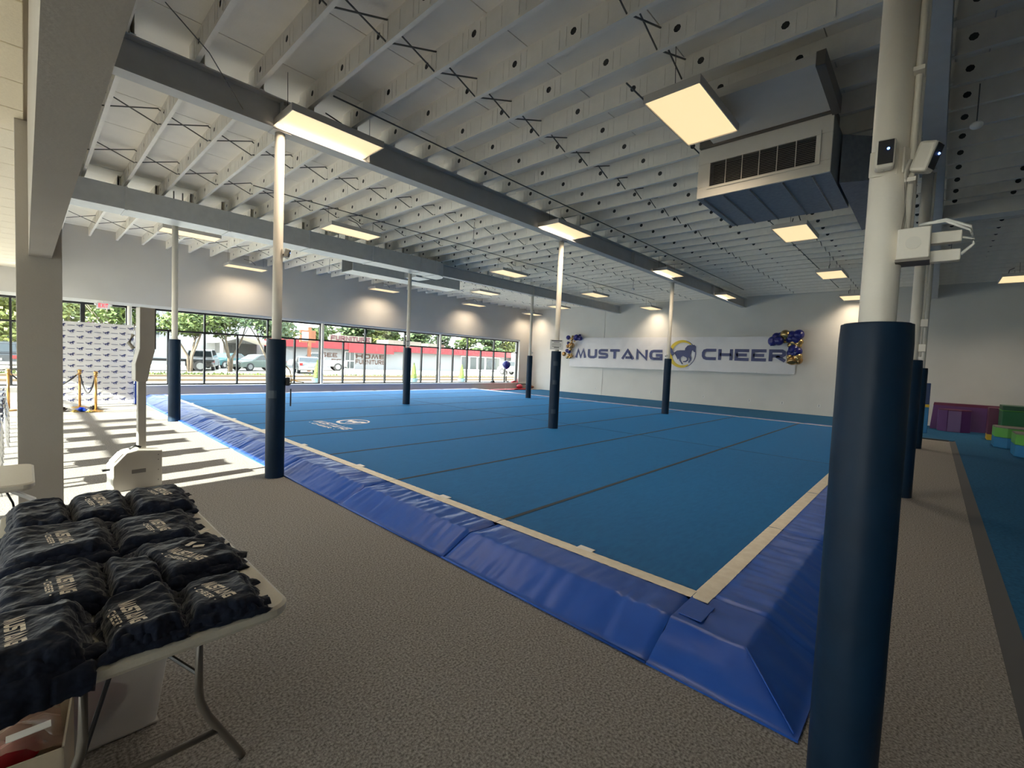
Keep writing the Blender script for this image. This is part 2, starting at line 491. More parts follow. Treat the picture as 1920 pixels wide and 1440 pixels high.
# roof deck, its board rows, joists and cross bracing
ceil = struct('ceiling', MB().box(XL-.3, -6.6, ZD+.02, XW+.3, YW+.35, ZD+.12), 'beam', 'roof deck of painted boards on steel joists')
row = None
for k in range(21):
    y0 = -6.3 + 1.22*k
    y1 = min(y0+1.208, YW)
    if y1 <= y0: break
    MB().box(XL, y0, ZD, XW, y1, ZD+.02).build('deck_board', 'deck', ceil)
SEG = .762
def joist_mesh(y0, y1):
    mb = MB(); gm = MB(); fl = .048
    mb.box(0, y0, ZT, fl, y1, ZT+.004); mb.box(0, y0, ZD-.004, fl, y1, ZD)
    mb.box(0, y0, ZT+.004, .003, y1, ZT+.018); mb.box(.034, y0, ZT+.004, .037, y1, ZD-.004)
    z0, z1 = ZT+.018, ZD-.004
    n = max(1, int(round((y1-y0)/SEG))); d = (y1-y0)/n
    for i in range(n):
        a = y0+i*d; b = a+d; cy = (a+b)/2; cz = (z0+z1)/2+.005; r = .037
        cs = [(a, z0), (b, z0), (b, z1), (a, z1)]
        oc = [(cy+r*math.cos(math.radians(225+45*k)), cz+r*math.sin(math.radians(225+45*k))) for k in range(8)]
        v = [(0, y, z) for y, z in cs+oc]
        f = [(s, 4+2*s, 4+2*s+1, 4+(2*s+2) % 8, (s+1) % 4) for s in range(4)]
        mb.add(v, f)
        gm.add([(.007, y, z) for y, z in [(cy+(y-cy)*1.25, cz+(z-cz)*1.25) for y, z in oc]], [tuple(range(8))])  # dark disc behind each hole, cavity shade put in as colour
        # stiffening ribs pressed into the web
        for q in (a+.004, a+d*.28, a+d*.39, a+d*.61, a+d*.72):
            mb.box(-.004, q-.004, z0+.01, 0, q+.004, z1-.03)
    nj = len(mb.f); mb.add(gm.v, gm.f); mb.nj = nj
    return mb
JX = [.11+.61*k for k in range(36)]
JX = [x for x in JX if x > .18 and x < XW-.06]
for b in range(4):
    y0, y1 = YB[b], YB[b+1]
    first = None
    for k, x in enumerate(JX):
        loc = (x - (.03 if b % 2 else -.03), 0, 0)
        if first is None:
            jm = joist_mesh(y0-(.12 if b else 0), y1+(.12 if b < 3 else 0))
            first = jm.build('joist', 'joist', ceil); first.location = loc
            first.data.materials.append(MATS['hole_shade'])
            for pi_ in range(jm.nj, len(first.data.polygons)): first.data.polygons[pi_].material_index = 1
        else:
            share(first, ceil, loc)
    if b == 0: continue
    for fr in (1/3, 2/3):
        yy = y0+(y1-y0)*fr
        br = None
        for k, x in enumerate(JX[:-1]):
            if br is None:
                mb = MB()
                mb.tube([(0, 0, ZT+.012), (.61, 0, ZD-.02)], .009, 6)
                mb.tube([(0, .03, ZD-.02), (.61, .03, ZT+.012)], .009, 6)
                br = mb.build('cross_brace', 'rod', ceil); br.location = (x, yy, 0)
            else:
                share(br, ceil, (x, yy, 0))

def ibeam(name, y, x0, x1, material, label, stiff=()):
    mb = MB(); w = .10
    mb.box(x0, y-w, ZB, x1, y+w, ZB+.018); mb.box(x0, y-w, ZT-.018, x1, y+w, ZT); mb.box(x0, y-.006, ZB+.018, x1, y+.006, ZT-.018)
    for s in stiff: mb.box(s-.006, y-w+.01, ZB+.018, s+.006, y+w-.01, ZT-.018)
    o = mb.build(name, material)
    return tag(o, label, 'beam', 'steel roof beams')
ibeam('steel_beam', YB[2], .175, XW, 'beam', 'dark grey steel I-beam over the columns across the blue mat', (XC[0], 3.45, XC[1], XC[2], 11.4, 17.5))
ibeam('steel_beam', YB[3], .175, XW, 'beam', 'dark grey steel I-beam running behind the square duct', (XC[0], XC[1], XC[2]))
ibeam('steel_beam', YB[1], .175, XW, 'beam', 'dark grey steel I-beam above the column with two security cameras', (XC[0], XC[1], XC[2]))
wb = MB(); wb.box(10.95, -6.3, 4.44, 11.15, .07, 4.68); wb.box(10.90, -6.3, 4.42, 11.2, .07, 4.44)
tag(wb.build('cross_beam', 'beam_light'), 'pale cross beam running off from the column row towards the gym side', 'beam')

# ---- windows ---------------------------------------------------------------
def window(n, loc, rz, w, up=True, label=None, thick=.05):
    e = thing('window_%d' % n, label or 'dark framed shop window with a wide top pane over two tall panes', None, loc, rz, kind='structure')
    zb, zt, zr = .405, 2.885, 2.20
    fr = MB(); d = .05
    fr.box(0, -d, zt-.06, w, d, zt); fr.box(0, -d, zb, w, d, zb+.045); fr.box(0, -d, zr-.03, w, d, zr+.03)
    fr.build('frame', 'frame', e)
    MB().box(-thick/2, -d-.006, zb, thick/2, d+.006, zt).build('mullion', 'frame', e)
    MB().box(w/2-.025, -d-.004, zb, w/2+.025, d+.004, zr).build('mullion', 'frame', e)
    for a, b, z0, z1 in ((.02, w/2-.02, zb+.03, zr-.02), (w/2+.02, w-.02, zb+.03, zr-.02), (.02, w-.02, zr+.02, zt-.04)):
        MB().box(a, -.004, z0, b, .004, z1).build('pane', 'glass', e)
    return e
wy = YW+.2
n = 1
xs = [-4.25, -2.28, -.26, 1.18, 2.21, 4.26, 6.29, 8.30, 10.33, 12.38, 14.38, 16.37, 18.39, 20.36]
for a, b in zip(xs[:-1], xs[1:]):
    window(n, (a, wy, 0), 0, b-a, thick=.10 if a in (1.18, 2.21) else .05); n += 1
MB().box(20.36-.03, wy-.055, .405, 20.36+.03, wy+.055, 2.885).build('window_%d' % n, 'frame')['kind'] = 'structure'; n += 1
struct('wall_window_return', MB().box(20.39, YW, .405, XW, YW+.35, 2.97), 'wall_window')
ys = [5.95+2.07*k for k in range(7)]
for a, b in list(zip(ys[:-1], ys[1:]))+[(-.98+2.16*k, -.98+2.16*(k+1)) for k in range(2)]:  # last two bays are unseen windows added to brighten the table side
    window(n, (XL-.12, a, 0), PI/2, b-a); n += 1
for x, lab in zip(XC, ('round grey post on the window ledge beside the step backdrop', 'round grey post on the window ledge between truck and shop views', 'round grey post on the window ledge near the last cone shrubs')):
    tag(MB().lathe([(.057, .405), (.057, 2.885)], 16).build('window_post', 'pole', loc=(x, YW+.08, 0), smooth=False),
        lab, 'post', 'posts in the window wall')

# ---- wall outlets ------------------------------------------------------------
for y, z in ((18.0, .36), (13.64, .38), (10.37, .40), (7.79, .40), (5.82, .40), (4.56, .41), (3.27, .41)):
    xx = XW-.02 if y > 13.25 else XW
    o = thing('wall_outlet', 'small grey socket plate low on the banner wall', 'outlet', (xx, y, z), 0, 'sockets along the banner wall')
    MB().box(-.008, -.04, -.06, 0, .04, .06).build('plate', 'white', o, bevel=.002)
    MB().box(-.011, -.018, .012, -.008, .018, .042).build('socket', 'ext_grey', o)
    MB().box(-.011, -.018, -.042, -.008, .018, -.012).build('socket', 'ext_grey', o)

# ================================================================= COLUMNS
HM = .15
def column(loc, label, zpad, base=0.0, rpole=.058, rpad=.115, seed=0, ztop=ZB):
    e = thing('padded_column', label, 'column', (loc[0], loc[1], base), 0, 'padded steel columns')
    MB().lathe([(rpole, 0), (rpole, ztop-base)], 24).build('pole', 'pole', e, smooth=True)
    MB().box(-.11, -.09, ztop-base-.015, .11, .09, ztop-base).build('cap_plate', 'beam', e)
    h = zpad-base
    def fn(u, v):
        a = 2*PI*u; z = h*v
        r = rpad*(1+.02*noise.noise(Vector((math.cos(a)*1.5+seed, math.sin(a)*1.5, z*3)))-.012*abs(math.sin(4*a))**8)
        if v > .985: r *= .97
        return (r*math.cos(a), r*math.sin(a), z)
    p = MB().grid(36, 26, fn)
    p.lathe([(rpad*.97, h-.004), (rpad*.9, h+.004), (rpole, h+.004)], 30)
    pad = p.build('pad', 'pad', e, smooth=True)
    f = MB()
    a0 = math.radians(35)
    f.tube([((rpad+.004)*math.cos(a0), (rpad+.004)*math.sin(a0), z) for z in (.02, h*.5, h-.03)], .008, 6)
    f.build('closing_flap', 'tape', pad, smooth=True)
    return e
cB = column((XC[0], YB[2]), 'navy padded column with a strap bag hooked on it at the mat edge', 1.81, seed=1)
cA = column((2.28, YB[3]), 'navy padded column at the mat edge between kiosk and windows', 1.83, seed=2)
cN = column((2.24, .175), 'navy padded column carrying security cameras and junction boxes', 1.85, seed=3)
cE = column((XC[1], 6.40), 'navy padded column on the mat with a wide paper notice above its pad', 1.93, HM, seed=4)
cF = column((14.35, 6.40), 'navy padded column on the mat in front of the running horse logo', 1.96, HM, seed=5)
cC = column((8.35, 12.36), 'navy padded column on the mat with a narrow notice, facing the windows', 1.95, HM, seed=6)
cD = column((14.50, 12.50), 'navy padded column on the mat near the red corner pile', 1.93, HM, seed=7)
cG = column((XC[1], .235), 'padded column with conduit and wall boxes behind the camera column', 1.90, seed=8)
cH = column((XC[2], .225), 'padded column beside the tall blue foam post', 1.90, seed=9)
# tape patches on two pads
for c, zz, an in ((cB, (1.05,), 205), (cE, (1.45, 1.02, .35), 190)):
    for z in zz:
        mb = MB()
        mb.grid(6, 1, lambda u, v: (.1185*math.cos(math.radians(an+50*u)), .1185*math.sin(math.radians(an+50*u)), z+.10*v))
        mb.build('tape_patch', 'tape', c)
# extras on the columns
def notice(col, w, h, z, rz, label):
    e = thing('paper_notice', label, 'notice', (col[0]+.062*math.cos(rz), col[1]+.062*math.sin(rz), z), rz)
    MB().box(0, -w/2, 0, .004, w/2, h).build('sheet', 'white', e)
    for k, (a, hh) in enumerate(((.8, .035), (.45, .02), (.7, .012), (.75, .012), (.7, .012), (.4, .03))):
        MB().box(.004, -w*a/2, h*(.86-.14*k), .005, w*a/2, h*(.86-.14*k)+hh*.7).build('text_line', 'ext_grey', e)
notice((8.35, 6.40), .30, .22, 1.97, math.radians(217), 'white printed notice taped round the column on the mat centre')
notice((8.35, 12.36), .13, .20, 1.98, math.radians(235), 'narrow white notice on the column facing the windows')
def small_box(col, z, rz, label, s=(.05, .06, .08)):
    e = thing('sensor_box', label, 'sensor', (col[0]+.058*math.cos(rz), col[1]+.058*math.sin(rz), z), rz)
    MB().box(0, -s[1]/2, -s[2]/2, s[0], s[1]/2, s[2]/2).build('case', 'white', e, bevel=.006)
    MB().box(s[0], -s[1]*.3, -s[2]*.3, s[0]+.003, s[1]*.3, s[2]*.1).build('lens', 'dark', e)
small_box((14.50, 12.50), 2.06, math.radians(-40), 'tiny white sensor box on the column near the red corner pile')
small_box((14.35, 6.40), 2.05, math.radians(150), 'tiny white sensor box on the column before the horse logo')
# security cameras
def camera_unit(name, loc, rz, label, tilt=0.0, s=1.0):
    e = thing(name, label, 'camera', loc, rz)
    b = MB().box(-.006, -.05*s, -.055*s, .0, .05*s, .055*s); b.build('mount', 'pole', e, bevel=.01)
    MB().tube([(0, 0, -.02*s), (.05*s, 0, -.035*s)], .014*s, 8).build('arm', 'dark', e)
    body = MB().box(.02*s, -.034*s, -.045*s, .085*s, .034*s, .075*s)
    bo = body.build('body', 'unit', e, bevel=.012*s)
    MB().box(.0855*s, -.026*s, -.03*s, .088*s, .026*s, .066*s).build('lens_window', 'dark', bo)
    MB().ball((.089*s, .008*s, .03*s), .005*s).build('indicator', 'led', bo)
    bo.rotation_euler = (0, tilt, 0)
    return e
camera_unit('security_camera', (2.24-.058, .175+.012, 2.445), PI+.12, 'white boxy camera with blue light on the front of the column', 0.05, .85)
camera_unit('security_camera', (2.24-.03, .175-.06, 2.44), -1.9, 'second white camera turned sideways off the camera column', 0.30, .85)
camera_unit('security_camera', (XC[0]+.05, YB[2]-.03, 2.93), -.6, 'small white camera high on the column with the strap bag', 0.2, .9)
# conduits and boxes on the camera column
e = thing('conduit_run', 'bundled painted conduits strapped to the camera column', 'conduit', (2.24, .175, 0))
MB().tube([(-.02, -.066, 2.2), (-.02, -.066, 4.42)], .011, 8).build('pipe', 'pole', e, smooth=True)
MB().tube([(.012, -.07, 2.2), (.012, -.07, 4.42)], .014, 8).build('pipe', 'pole', e, smooth=True)
MB().tube([(-.05, -.06, 2.18), (-.056, -.055, 2.40), (-.045, -.062, 2.44)], .008, 8).build('cable', 'pole', e, smooth=True)
for z in (2.36, 2.75, 3.4): MB().box(-.06, -.082, z, .03, -.05, z+.015).build('strap', 'unit', e)
e = thing('junction_box', 'square painted junction box with round knockouts on the camera column', 'electrical box', (2.24, .175, 2.08))
MB().box(-.07, -.135, 0, .03, -.045, .11).build('case', 'pole', e, bevel=.004)
MB().lathe([(.022, 0), (.022, .004)], 16).xf(Matrix.Rotation(-PI/2, 4, 'Y')).xf(T(-.07, -.09, .055)).build('knockout', 'unit', e)
MB().box(-.072, -.137, -.010, .032, -.043, 0).build('bottom_plate', 'steel_brown', e)
e = thing('junction_box', 'small twin relay boxes with looping white cables on the camera column', 'electrical box', (2.24, .175, 2.05))
for z in (.02, .085):
    MB().box(-.02, -.215, z, .02, -.135, z+.04).build('relay', 'pole', e, bevel=.003)
for dz in (.04, .10):
    MB().tube([(-.01, -.10, .16), (-.02, -.17, .17-dz*.1), (-.02, -.235, .14-dz*.2), (-.02, -.245, .10-dz*.3), (-.01, -.215, .14-dz)], .005, 6).build('cable', 'trim', e, smooth=True)
e = thing('conduit_run', 'thin conduit with two boxes on the column behind', 'conduit', (XC[1], .235, 0))
MB().tube([(0, -.075, 1.95), (0, -.075, 4.42)], .014, 8).build('pipe', 'pole', e, smooth=True)
for z in (2.02, 2.36): MB().box(-.05, -.13, z, .04, -.055, z+.10).build('box', 'pole', e, bevel=.004)
# strap bag
e = thing('strap_bag', 'black pouch with tan straps hanging from the column pad', 'bag', (XC[0]+.10, YB[2]-.06, 1.27), -.5)
MB().box(0, -.03, -.06, .05, .03, .05).build('pouch', 'black', e, bevel=.012)
MB().tube([(.0, 0, .20), (.05, 0, .14), (.07, .01, .0), (.05, 0, -.05)], .007, 6).build('strap', 'brass', e, smooth=True)
MB().tube([(.03, 0, -.02), (.09, .01, .02), (.13, 0, 0), (.22, 0, -.01)], .008, 6).build('strap', 'brass', e, smooth=True)
MB().box(.055, -.012, -.33, .07, .012, -.10).build('webbing', 'black', e)

# ================================================================= CEILING LIGHTS
def light(loc, label, cord=True, drop=True, first=[None]):
    e = thing('panel_light', label, 'ceiling light', loc, 0, 'suspended panel lights')
    L, W = .61, .305
    if first[0] is None:
        h = MB(); t = .012
        h.box(-L, -W, .0, L, -W+t, .085); h.box(-L, W-t, 0, L, W, .085); h.box(-L, -W+t, 0, -L+t, W-t, .085); h.box(L-t, -W+t, 0, L, W-t, .085)
        h.box(-L+t, -W+t, .070, L-t, W-t, .085)
        a = h.build('housing', 'housing', e)
        b = MB().box(-L+t, -W+t, .012, L-t, W-t, .018).build('diffuser', 'diffuser', e)
        w = MB()
        for sx in (-.55, .55):
            w.tube([(sx, -.02, .085), (sx, 0, ZD-4.5)], .004, 5)
        w = w.build('hanger', 'rod', e)
        c = MB().tube([(.30, .12, .085), (.33, .13, .20), (.20, .12, .30), (-.05, .05, .31)], .009, 6).build('cord', 'rod', e, smooth=True)
        first[0] = (a, b, w, c)
    else:
        for k, p in enumerate(first[0]): share(p, e)
    ld = bpy.data.lights.new('panel_lamp', 'AREA')
    ld.shape = 'RECTANGLE'; ld.size = 1.18; ld.size_y = .57; ld.energy = LAMP_W; ld.color = LAMP_COL; ld.spread = 2.3
    lo = bpy.data.objects.new('panel_lamp', ld)
    COL.objects.link(lo); lo.parent = e; lo.location = (0, 0, .008)
    return e
LL = {
 (2.77, 6.02): 'long panel light above the column with the strap bag',
 (5.20, 2.19): 'panel light just before the big grilled air unit',
 (7.98, 6.05): 'panel light over the column with the wide paper notice',
 (13.29, 6.15): 'panel light over the column before the horse logo',
 (18.5, 6.17): 'panel light at the banner end of the dark beam',
 (10.77, 2.26): 'panel light just past the big grilled air unit',
 (15.74, 2.32): 'panel light between air unit and banner wall',
 (20.7, 2.40): 'panel light near the banner wall, right of the balloons',
 (5.23, 10.20): 'panel light before the seamed duct near its start',
 (10.80, 10.35): 'panel light beside the rounded end of the duct',
 (15.91, 10.35): 'panel light over the mat facing the left balloon bunch',
 (20.7, 10.25): 'panel light hung over the middle of the banner',
 (2.87, 13.96): 'panel light behind the duct over the column near the kiosk',
 (13.34, 14.15): 'panel light behind the dark beam past the duct',
 (18.55, 14.2): 'panel light near the corner behind the last mat column',
 (5.26, 17.72): 'panel light close to the bulkhead above the crape myrtle view',
 (10.68, 17.72): 'panel light close to the bulkhead above the furniture shop view',
 (15.95, 17.72): 'panel light close to the bulkhead near the topiary view',
 (20.6, 17.7): 'panel light in the corner over the red pile',
 (18.67, -1.48): 'panel light over the coloured foam blocks',
}
for (x, y), lab in LL.items(): light((x, y, 4.5), lab)
# conduits feeding the lights
for y, x0, x1, lab in ((5.60, 2.6, 19, 'thin dark conduit along the joists beside the dark beam'), (9.75, 3.0, 20, 'thin dark conduit along the joists before the duct'),
                  (2.72, 4.6, 20, 'thin dark conduit along the joists past the air unit')):
    tag(MB().tube([(x0, y, ZT-.012), (x1, y, ZT-.012)], .010, 6).build('conduit', 'rod'), lab, 'conduit')
tag(MB().tube([(.9, 5.36, 4.80), (1.3, 5.6, 4.66), (1.78, 6.18, 4.50)], .006, 6).build('brace_cable', 'rod'), 'thin slanting cable tied to the dark beam near the hanging wall', 'cable')
# hanging sensors
for x, y, z, lab in ((7.0, -.16, 4.40, 'white dome sensor hanging on a cord on the gym side'), (14.4, -.10, 4.42, 'small white dome sensor beyond the cross beam'),
                     (7.0, 15.1, 4.40, 'small white dome sensor hanging behind the duct'), (7.1, 8.0, 4.42, 'small hanging sensor between dark beam and duct'),
                     (14.8, 8.05, 4.42, 'small hanging sensor facing the banner'), (11.6, 15.9, 4.42, 'small white dome sensor near the bulkhead')):
    e = thing('ceiling_sensor', lab, 'sensor', (x, y, z), 0, 'hanging ceiling sensors')
    MB().ball((0, 0, 0), .055, .055, .04).build('dome', 'white', e, smooth=True)
    MB().tube([(0, 0, .03), (.01, 0, ZT-z+.02)], .006, 5).build('cord', 'rod', e)

# ================================================================= DUCTS AND AIR UNIT
e = thing('air_duct', 'long grey sheet metal duct with seams and a rounded end', 'duct', (0, 0, 0))
y0, y1, z0, z1 = 11.55, 12.12, 4.26, 4.68
edges = [.2, 1.35, 3.1, 4.85, 6.6, 8.2, 8.75]
for a, b in zip(edges[:-1], edges[1:]):
    MB().box(a+.006, y0, z0, b-.006, y1, z1).build('duct_section', 'duct', e)
    MB().box(b-.02, y0-.012, z0-.012, b+.02, y1+.012, z1+.012).build('seam_flange', 'duct', e)
el = MB()
arc = [(8.75+.57*math.sin(t*PI/2/8), y1-.57*math.cos(t*PI/2/8)) for t in range(9)]
el.prism(arc+[(8.75, y1)], z0, z1); el.box(8.75, y1, z0, 9.32, y1+.16, z1)
el.build('elbow', 'duct', e)
for x in (2.1, 2.25, 5.6, 5.8): MB().tube([(x, y0+.05, z1), (x, y0+.05, ZT+.02)], .012, 6).build('hanger_rod', 'rod', e)
e = thing('air_plenum', 'pale duct box with an open dark end hung behind the long duct', 'duct', (0, 0, 0))
mb = MB(); mb.box(6.9, 13.3, 4.28, 11.2, 13.32, 4.66); mb.box(6.9, 14.0, 4.28, 11.2, 14.02, 4.66); mb.box(6.9, 13.3, 4.26, 11.2, 14.02, 4.28); mb.box(6.9, 13.3, 4.66, 11.2, 14.02, 4.68)
mb.box(11.18, 13.3, 4.26, 11.2, 14.02, 4.68)
mb.build('box', 'duct', e)
MB().box(8.75, 12.60, 4.30, 9.32, 13.3, 4.64).build('branch', 'duct', e)
MB().box(7.3, 13.34, 4.30, 7.32, 13.98, 4.64).build('end_grille', 'dark', e)
for x in (7.5, 10.8): MB().tube([(x, 13.66, 4.68), (x, 13.66, ZT+.02)], .012, 6).build('hanger_rod', 'rod', e)

e = thing('air_unit', 'large suspended air unit with a wide slatted grille and galvanised belly', 'air conditioner', (6.3, 1.78, 3.98))
W = .76; Hh = .65; D = 1.5
fr = MB()
fr.box(0, -W, 0, .03, W, .14); fr.box(0, -W, Hh-.20, .03, W, Hh); fr.box(0, -W, .14, .03, -W+.16, Hh-.20); fr.box(0, W-.16, .14, .03, W, Hh-.20)
fr.build('face_panel', 'unit', e, bevel=.004)
rim = MB(); g0, g1 = .135, Hh-.195
rim.box(-.012, -W+.11, g0-.03, 0, -W+.125, g1+.04); rim.box(-.012, -W+.125, g0-.03, 0, W-.13, g0-.018)
rim.build('grille_rim', 'unit', e)
MB().box(.16, -W+.15, .12, .18, W-.15, Hh-.18).build('grille_back', 'dark', e)
nsl = 14
sl = None
for k in range(nsl):
    z = .145+(Hh-.35)*k/nsl
    if sl is None:
        sl = MB().hexa([(.004, -W+.16, 0), (.03, -W+.16, .008), (.03, W-.16, .008), (.004, W-.16, 0), (.004, -W+.16, .004), (.03, -W+.16, .012), (.03, W-.16, .0115), (.004, W-.16, .0035)]).build('slat', 'slat', e)
        sl.location = (0, 0, z)
    else: share(sl, e, (0, 0, z))
for k in range(1, 6):
    y = -W+.16+(2*W-.32)*k/6
    MB().box(-.002, y-.004, .14, .006, y+.004, Hh-.20).build('grille_bar', 'unit', e)
cs = MB()
cs.box(.03, -W, 0, D, W, .02); cs.box(.03, -W, .02, D, -W+.02, Hh); cs.box(.03, W-.02, .02, D, W, Hh); cs.box(.03, -W, Hh-.02, D, W, Hh); cs.box(D-.02, -W, .02, D, W, Hh-.02)
cs.build('casing', 'galv', e)
for k, y in enumerate((-.58, -.27, .10, .42, .68)):
    MB().prism_x([(y-.012, -.001), (y+.012, -.001), (y, -.016)], .03, D).build('seam', 'galv', e)
# side duct, sloping supply box above
sd = MB(); sd.hexa([(.5, -W-.02, .02), (2.9, -W-.02, .02), (2.9, -W-.42, .10), (.9, -W-.42, .10), (.5, -W-.02, Hh-.05), (2.9, -W-.02, Hh-.05), (2.9, -W-.42, Hh-.05), (.9, -W-.42, Hh-.05)])
sd.build('side_duct', 'galv', e)
up = MB(); up.hexa([(-1.0, -W+.02, Hh+.06), (-.05, -W+.02, Hh+.02), (-.05, W-.2, Hh+.02), (-1.0, W-.2, Hh+.06), (-1.0, -W+.02, Hh+.16), (-.05, -W+.02, Hh+.16), (-.05, W-.2, Hh+.16), (-1.0, W-.2, Hh+.16)])
up.build('supply_box', 'unit', e)
MB().box(-.05, -W+.02, Hh, .5, W-.02, Hh+.16).build('neck', 'steel_brown', e)
st = MB(); st.hexa([(-1.02, -W-.06, Hh+.02), (0, -W-.06, Hh-.02), (0, -W+.02, Hh-.02), (-1.02, -W+.02, Hh+.02), (-1.02, -W-.06, Hh+.16), (0, -W-.06, Hh+.16), (0, -W+.02, Hh+.16), (-1.02, -W+.02, Hh+.16)])
st.build('support_channel', 'steel_brown', e)
for x in (.1, D-.1):
    for s in (-1, 1): MB().box(x-.02, s*(W-.03)-.02, Hh, x+.02, s*(W-.03)+.02, ZT-3.98+.02).build('hanger', 'steel_brown', e)
# exit sign
e = thing('exit_sign', 'white exit sign with red letters over the windows', 'sign', (1.61, YW-.12, 2.72))
MB().box(-.15, -.02, 0, .15, .02, .19).build('case', 'white', e, bevel=.01)
tx = text('EXIT', .12, .22, t=.2).xf(Matrix.Rotation(PI/2, 4, 'X')).xf(T(-.11, -.022, .035)); tx.build('lettering', 'exit_red', e)
MB().box(-.02, -.015, .19, .02, .12, .22).build('bracket', 'white', e)
for s in (-1, 1): MB().ball((s*.17, -.02, .12), .035).build('lamp_head', 'white', e, smooth=True)

# ================================================================= CHEER FLOOR
MX0, MX1, MY0 = 3.07, 15.95, 1.07
ROLL = 1.82; NR = 9
MY1 = MY0+ROLL*NR
mat_t = thing('cheer_floor', 'large blue carpeted cheer mat made of long rolls with dark seams', 'mat', (0, 0, 0))
for k in range(NR):
    y0 = MY0+ROLL*k
    MB().box(MX0, y0+.004, .012, MX1, y0+ROLL-.004, HM).build('carpet_roll', 'blue_carpet', mat_t)
MB().box(MX0+.02, MY0+.02, 0, MX1-.02, MY1-.02, .012).build('underlay', 'seam', mat_t)
for k in range(1, NR):
    y0 = MY0+ROLL*k
    MB().box(MX0, y0-.024, HM, MX1, y0+.024, HM+.0025).build('seam_strip', 'seam', mat_t)
MB().box(9.25, MY0, HM, 9.262, MY1, HM+.002).build('seam_strip', 'seam', mat_t)
for k in range(NR):
    y = 1.98+ROLL*k
    MB().box(MX0-.005, y-.07, HM+.004, MX0+.06, y+.07, HM+.009).build('white_tab', 'trim', mat_t)
# printed logo on the mat
def on_mat(mb, ox, oy, s=1.0):         # text x runs along -Y, text up runs along +X
    m = Matrix(((0, 1, 0, ox), (-1, 0, 0, oy), (0, 0, 1, HM+.004), (0, 0, 0, 1)))
    return mb.xf(m)
on_mat(text('MUSTANG', .21, 1.42), 4.33, 9.98).build('printed_name', 'trim', mat_t)
on_mat(text('- CHEER -', .09, 1.20), 4.17, 9.90).build('printed_name', 'trim', mat_t)
lg = MB(); lg.merge(crescent((0, 0), .36, (.02, .01), .30, 0, 360, 48)); lg.merge(horse(.56))
on_mat(lg, 5.02, 9.48).build('printed_logo', 'trim', mat_t)

# ---- wedge border panels -------------------------------------------------------
def prof(t):
    if t < .42: return .153
    if t < .70: return .153-(t-.42)/.28*.135
    return .018
def wr(a, b, seed, k=1.0):
    n1 = noise.noise(Vector((a*9+seed*3.1, b*2.2, seed))); n2 = noise.noise(Vector((a*21+b*6, b*3.5+seed, seed*.7)))
    return k*(.012*(1-abs(n1)*2.4)+.007*(1-abs(n2)*2.2))
def wedge(mtx, L, seed, label, hi=True, grp='blue wedge border panels', strip_only=False):
    e = thing('wedge_mat', label, 'mat', (0, 0, 0), 0, grp)
    e.matrix_world = mtx
    nu = max(6, int(L*(34 if hi else 8))); TT = [.10, .13, .18, .24, .30, .36, .405, .42, .435, .47, .52, .58, .64, .69, .712, .73]
    def z(s, t):
        ed = min(s, L-s)
        q = prof(t)
        if ed < .03: q -= .022*(1-ed/.03)
        k = 1.0 if t < .42 else .75
        if t > .69 or t < .11: k = .25
        return q+(wr(s, t, seed, k) if hi else 0)-.004
    g = MB()
    v = []; f = []
    for j, t in enumerate(TT):
        for i in range(nu+1):
            s = .006+(L-.012)*i/nu
            v.append((s, -t, max(.004, z(s, t))))
    nv = len(TT)-1
    for j in range(nv):
        for i in range(nu): f.append((j*(nu+1)+i, (j+1)*(nu+1)+i, (j+1)*(nu+1)+i+1, j*(nu+1)+i+1))
    g.add(v, f)
    # closed ends and toe
    for i in (0, nu):
        s = v[i][0]
        poly = [v[j*(nu+1)+i] for j in range(nv+1)]+[(s, -.73, .001), (s, -.10, .001)]
        g.add(poly, [tuple(range(len(poly)))])
    toe = [v[nv*(nu+1)+i] for i in range(nu+1)]+[(v[i][0], -.73, .001) for i in range(nu+1)]
    g.add(toe, [(i+1, i, nu+1+i, nu+2+i) for i in range(nu)])
    g.build('cover', 'vinyl', e, smooth=True)
    p = MB().tube([(.004, -.728, .010), (L-.004, -.728, .010)], .009, 6)
    p.build('piping', 'vinyl', e, smooth=True)
    def sf(u, w):
        s = .004+(L-.008)*u; t = -.012+.117*w
        return (s, -t, .1565+(.0035*noise.noise(Vector((s*26+t*9, t*8, seed))) if hi else 0)+.003*math.sin(PI*w))
    MB().grid(int(L*(40 if hi else 8)), 4, sf).build('border_strip', 'vinyl_white', e, smooth=True)
    return e
def frame_m(ox, oy, sx, sy, ux, uy):     # s axis (sx,sy), inner-to-outer = -local y
    return Matrix(((sx, ux, 0, ox), (sy, uy, 0, oy), (0, 0, 1, 0), (0, 0, 0, 1)))
ORD = ('first', 'second', 'third', 'fourth', 'fifth', 'sixth', 'seventh', 'eighth', 'ninth')
for k in range(NR):
    a = MY0+ROLL*k - (.0 if k else 0); L = ROLL
    if k == 0: a += 0.0
    wedge(frame_m(MX0, a+L, 0, -1, 1, 0), L, 11+k, 'blue wedge panel on the open carpet side, %s from the camera column corner' % ORD[k], True, 'wedge panels on the carpet side')
for k in range(7):
    L = (MX1-MX0)/7
    wedge(frame_m(MX0+L*k, MY0, 1, 0, 0, 1), L, 31+k, 'blue wedge panel on the aisle side, %s from the camera column corner' % ORD[k], True, 'wedge panels on the aisle side')
for k in range(NR):
    wedge(frame_m(MX1, MY0+ROLL*k, 0, 1, -1, 0), ROLL, 51+k, 'blue wedge panel on the banner side, %s from the foam block corner' % ORD[k], False, 'wedge panels on the banner side')
for k in range(7):
    L = (MX1-MX0)/7
    wedge(frame_m(MX0+L*(k+1), MY1, -1, 0, 0, -1), L, 71+k, 'blue wedge panel on the window side, %s from the step backdrop' % ORD[k], False, 'wedge panels on the window side')
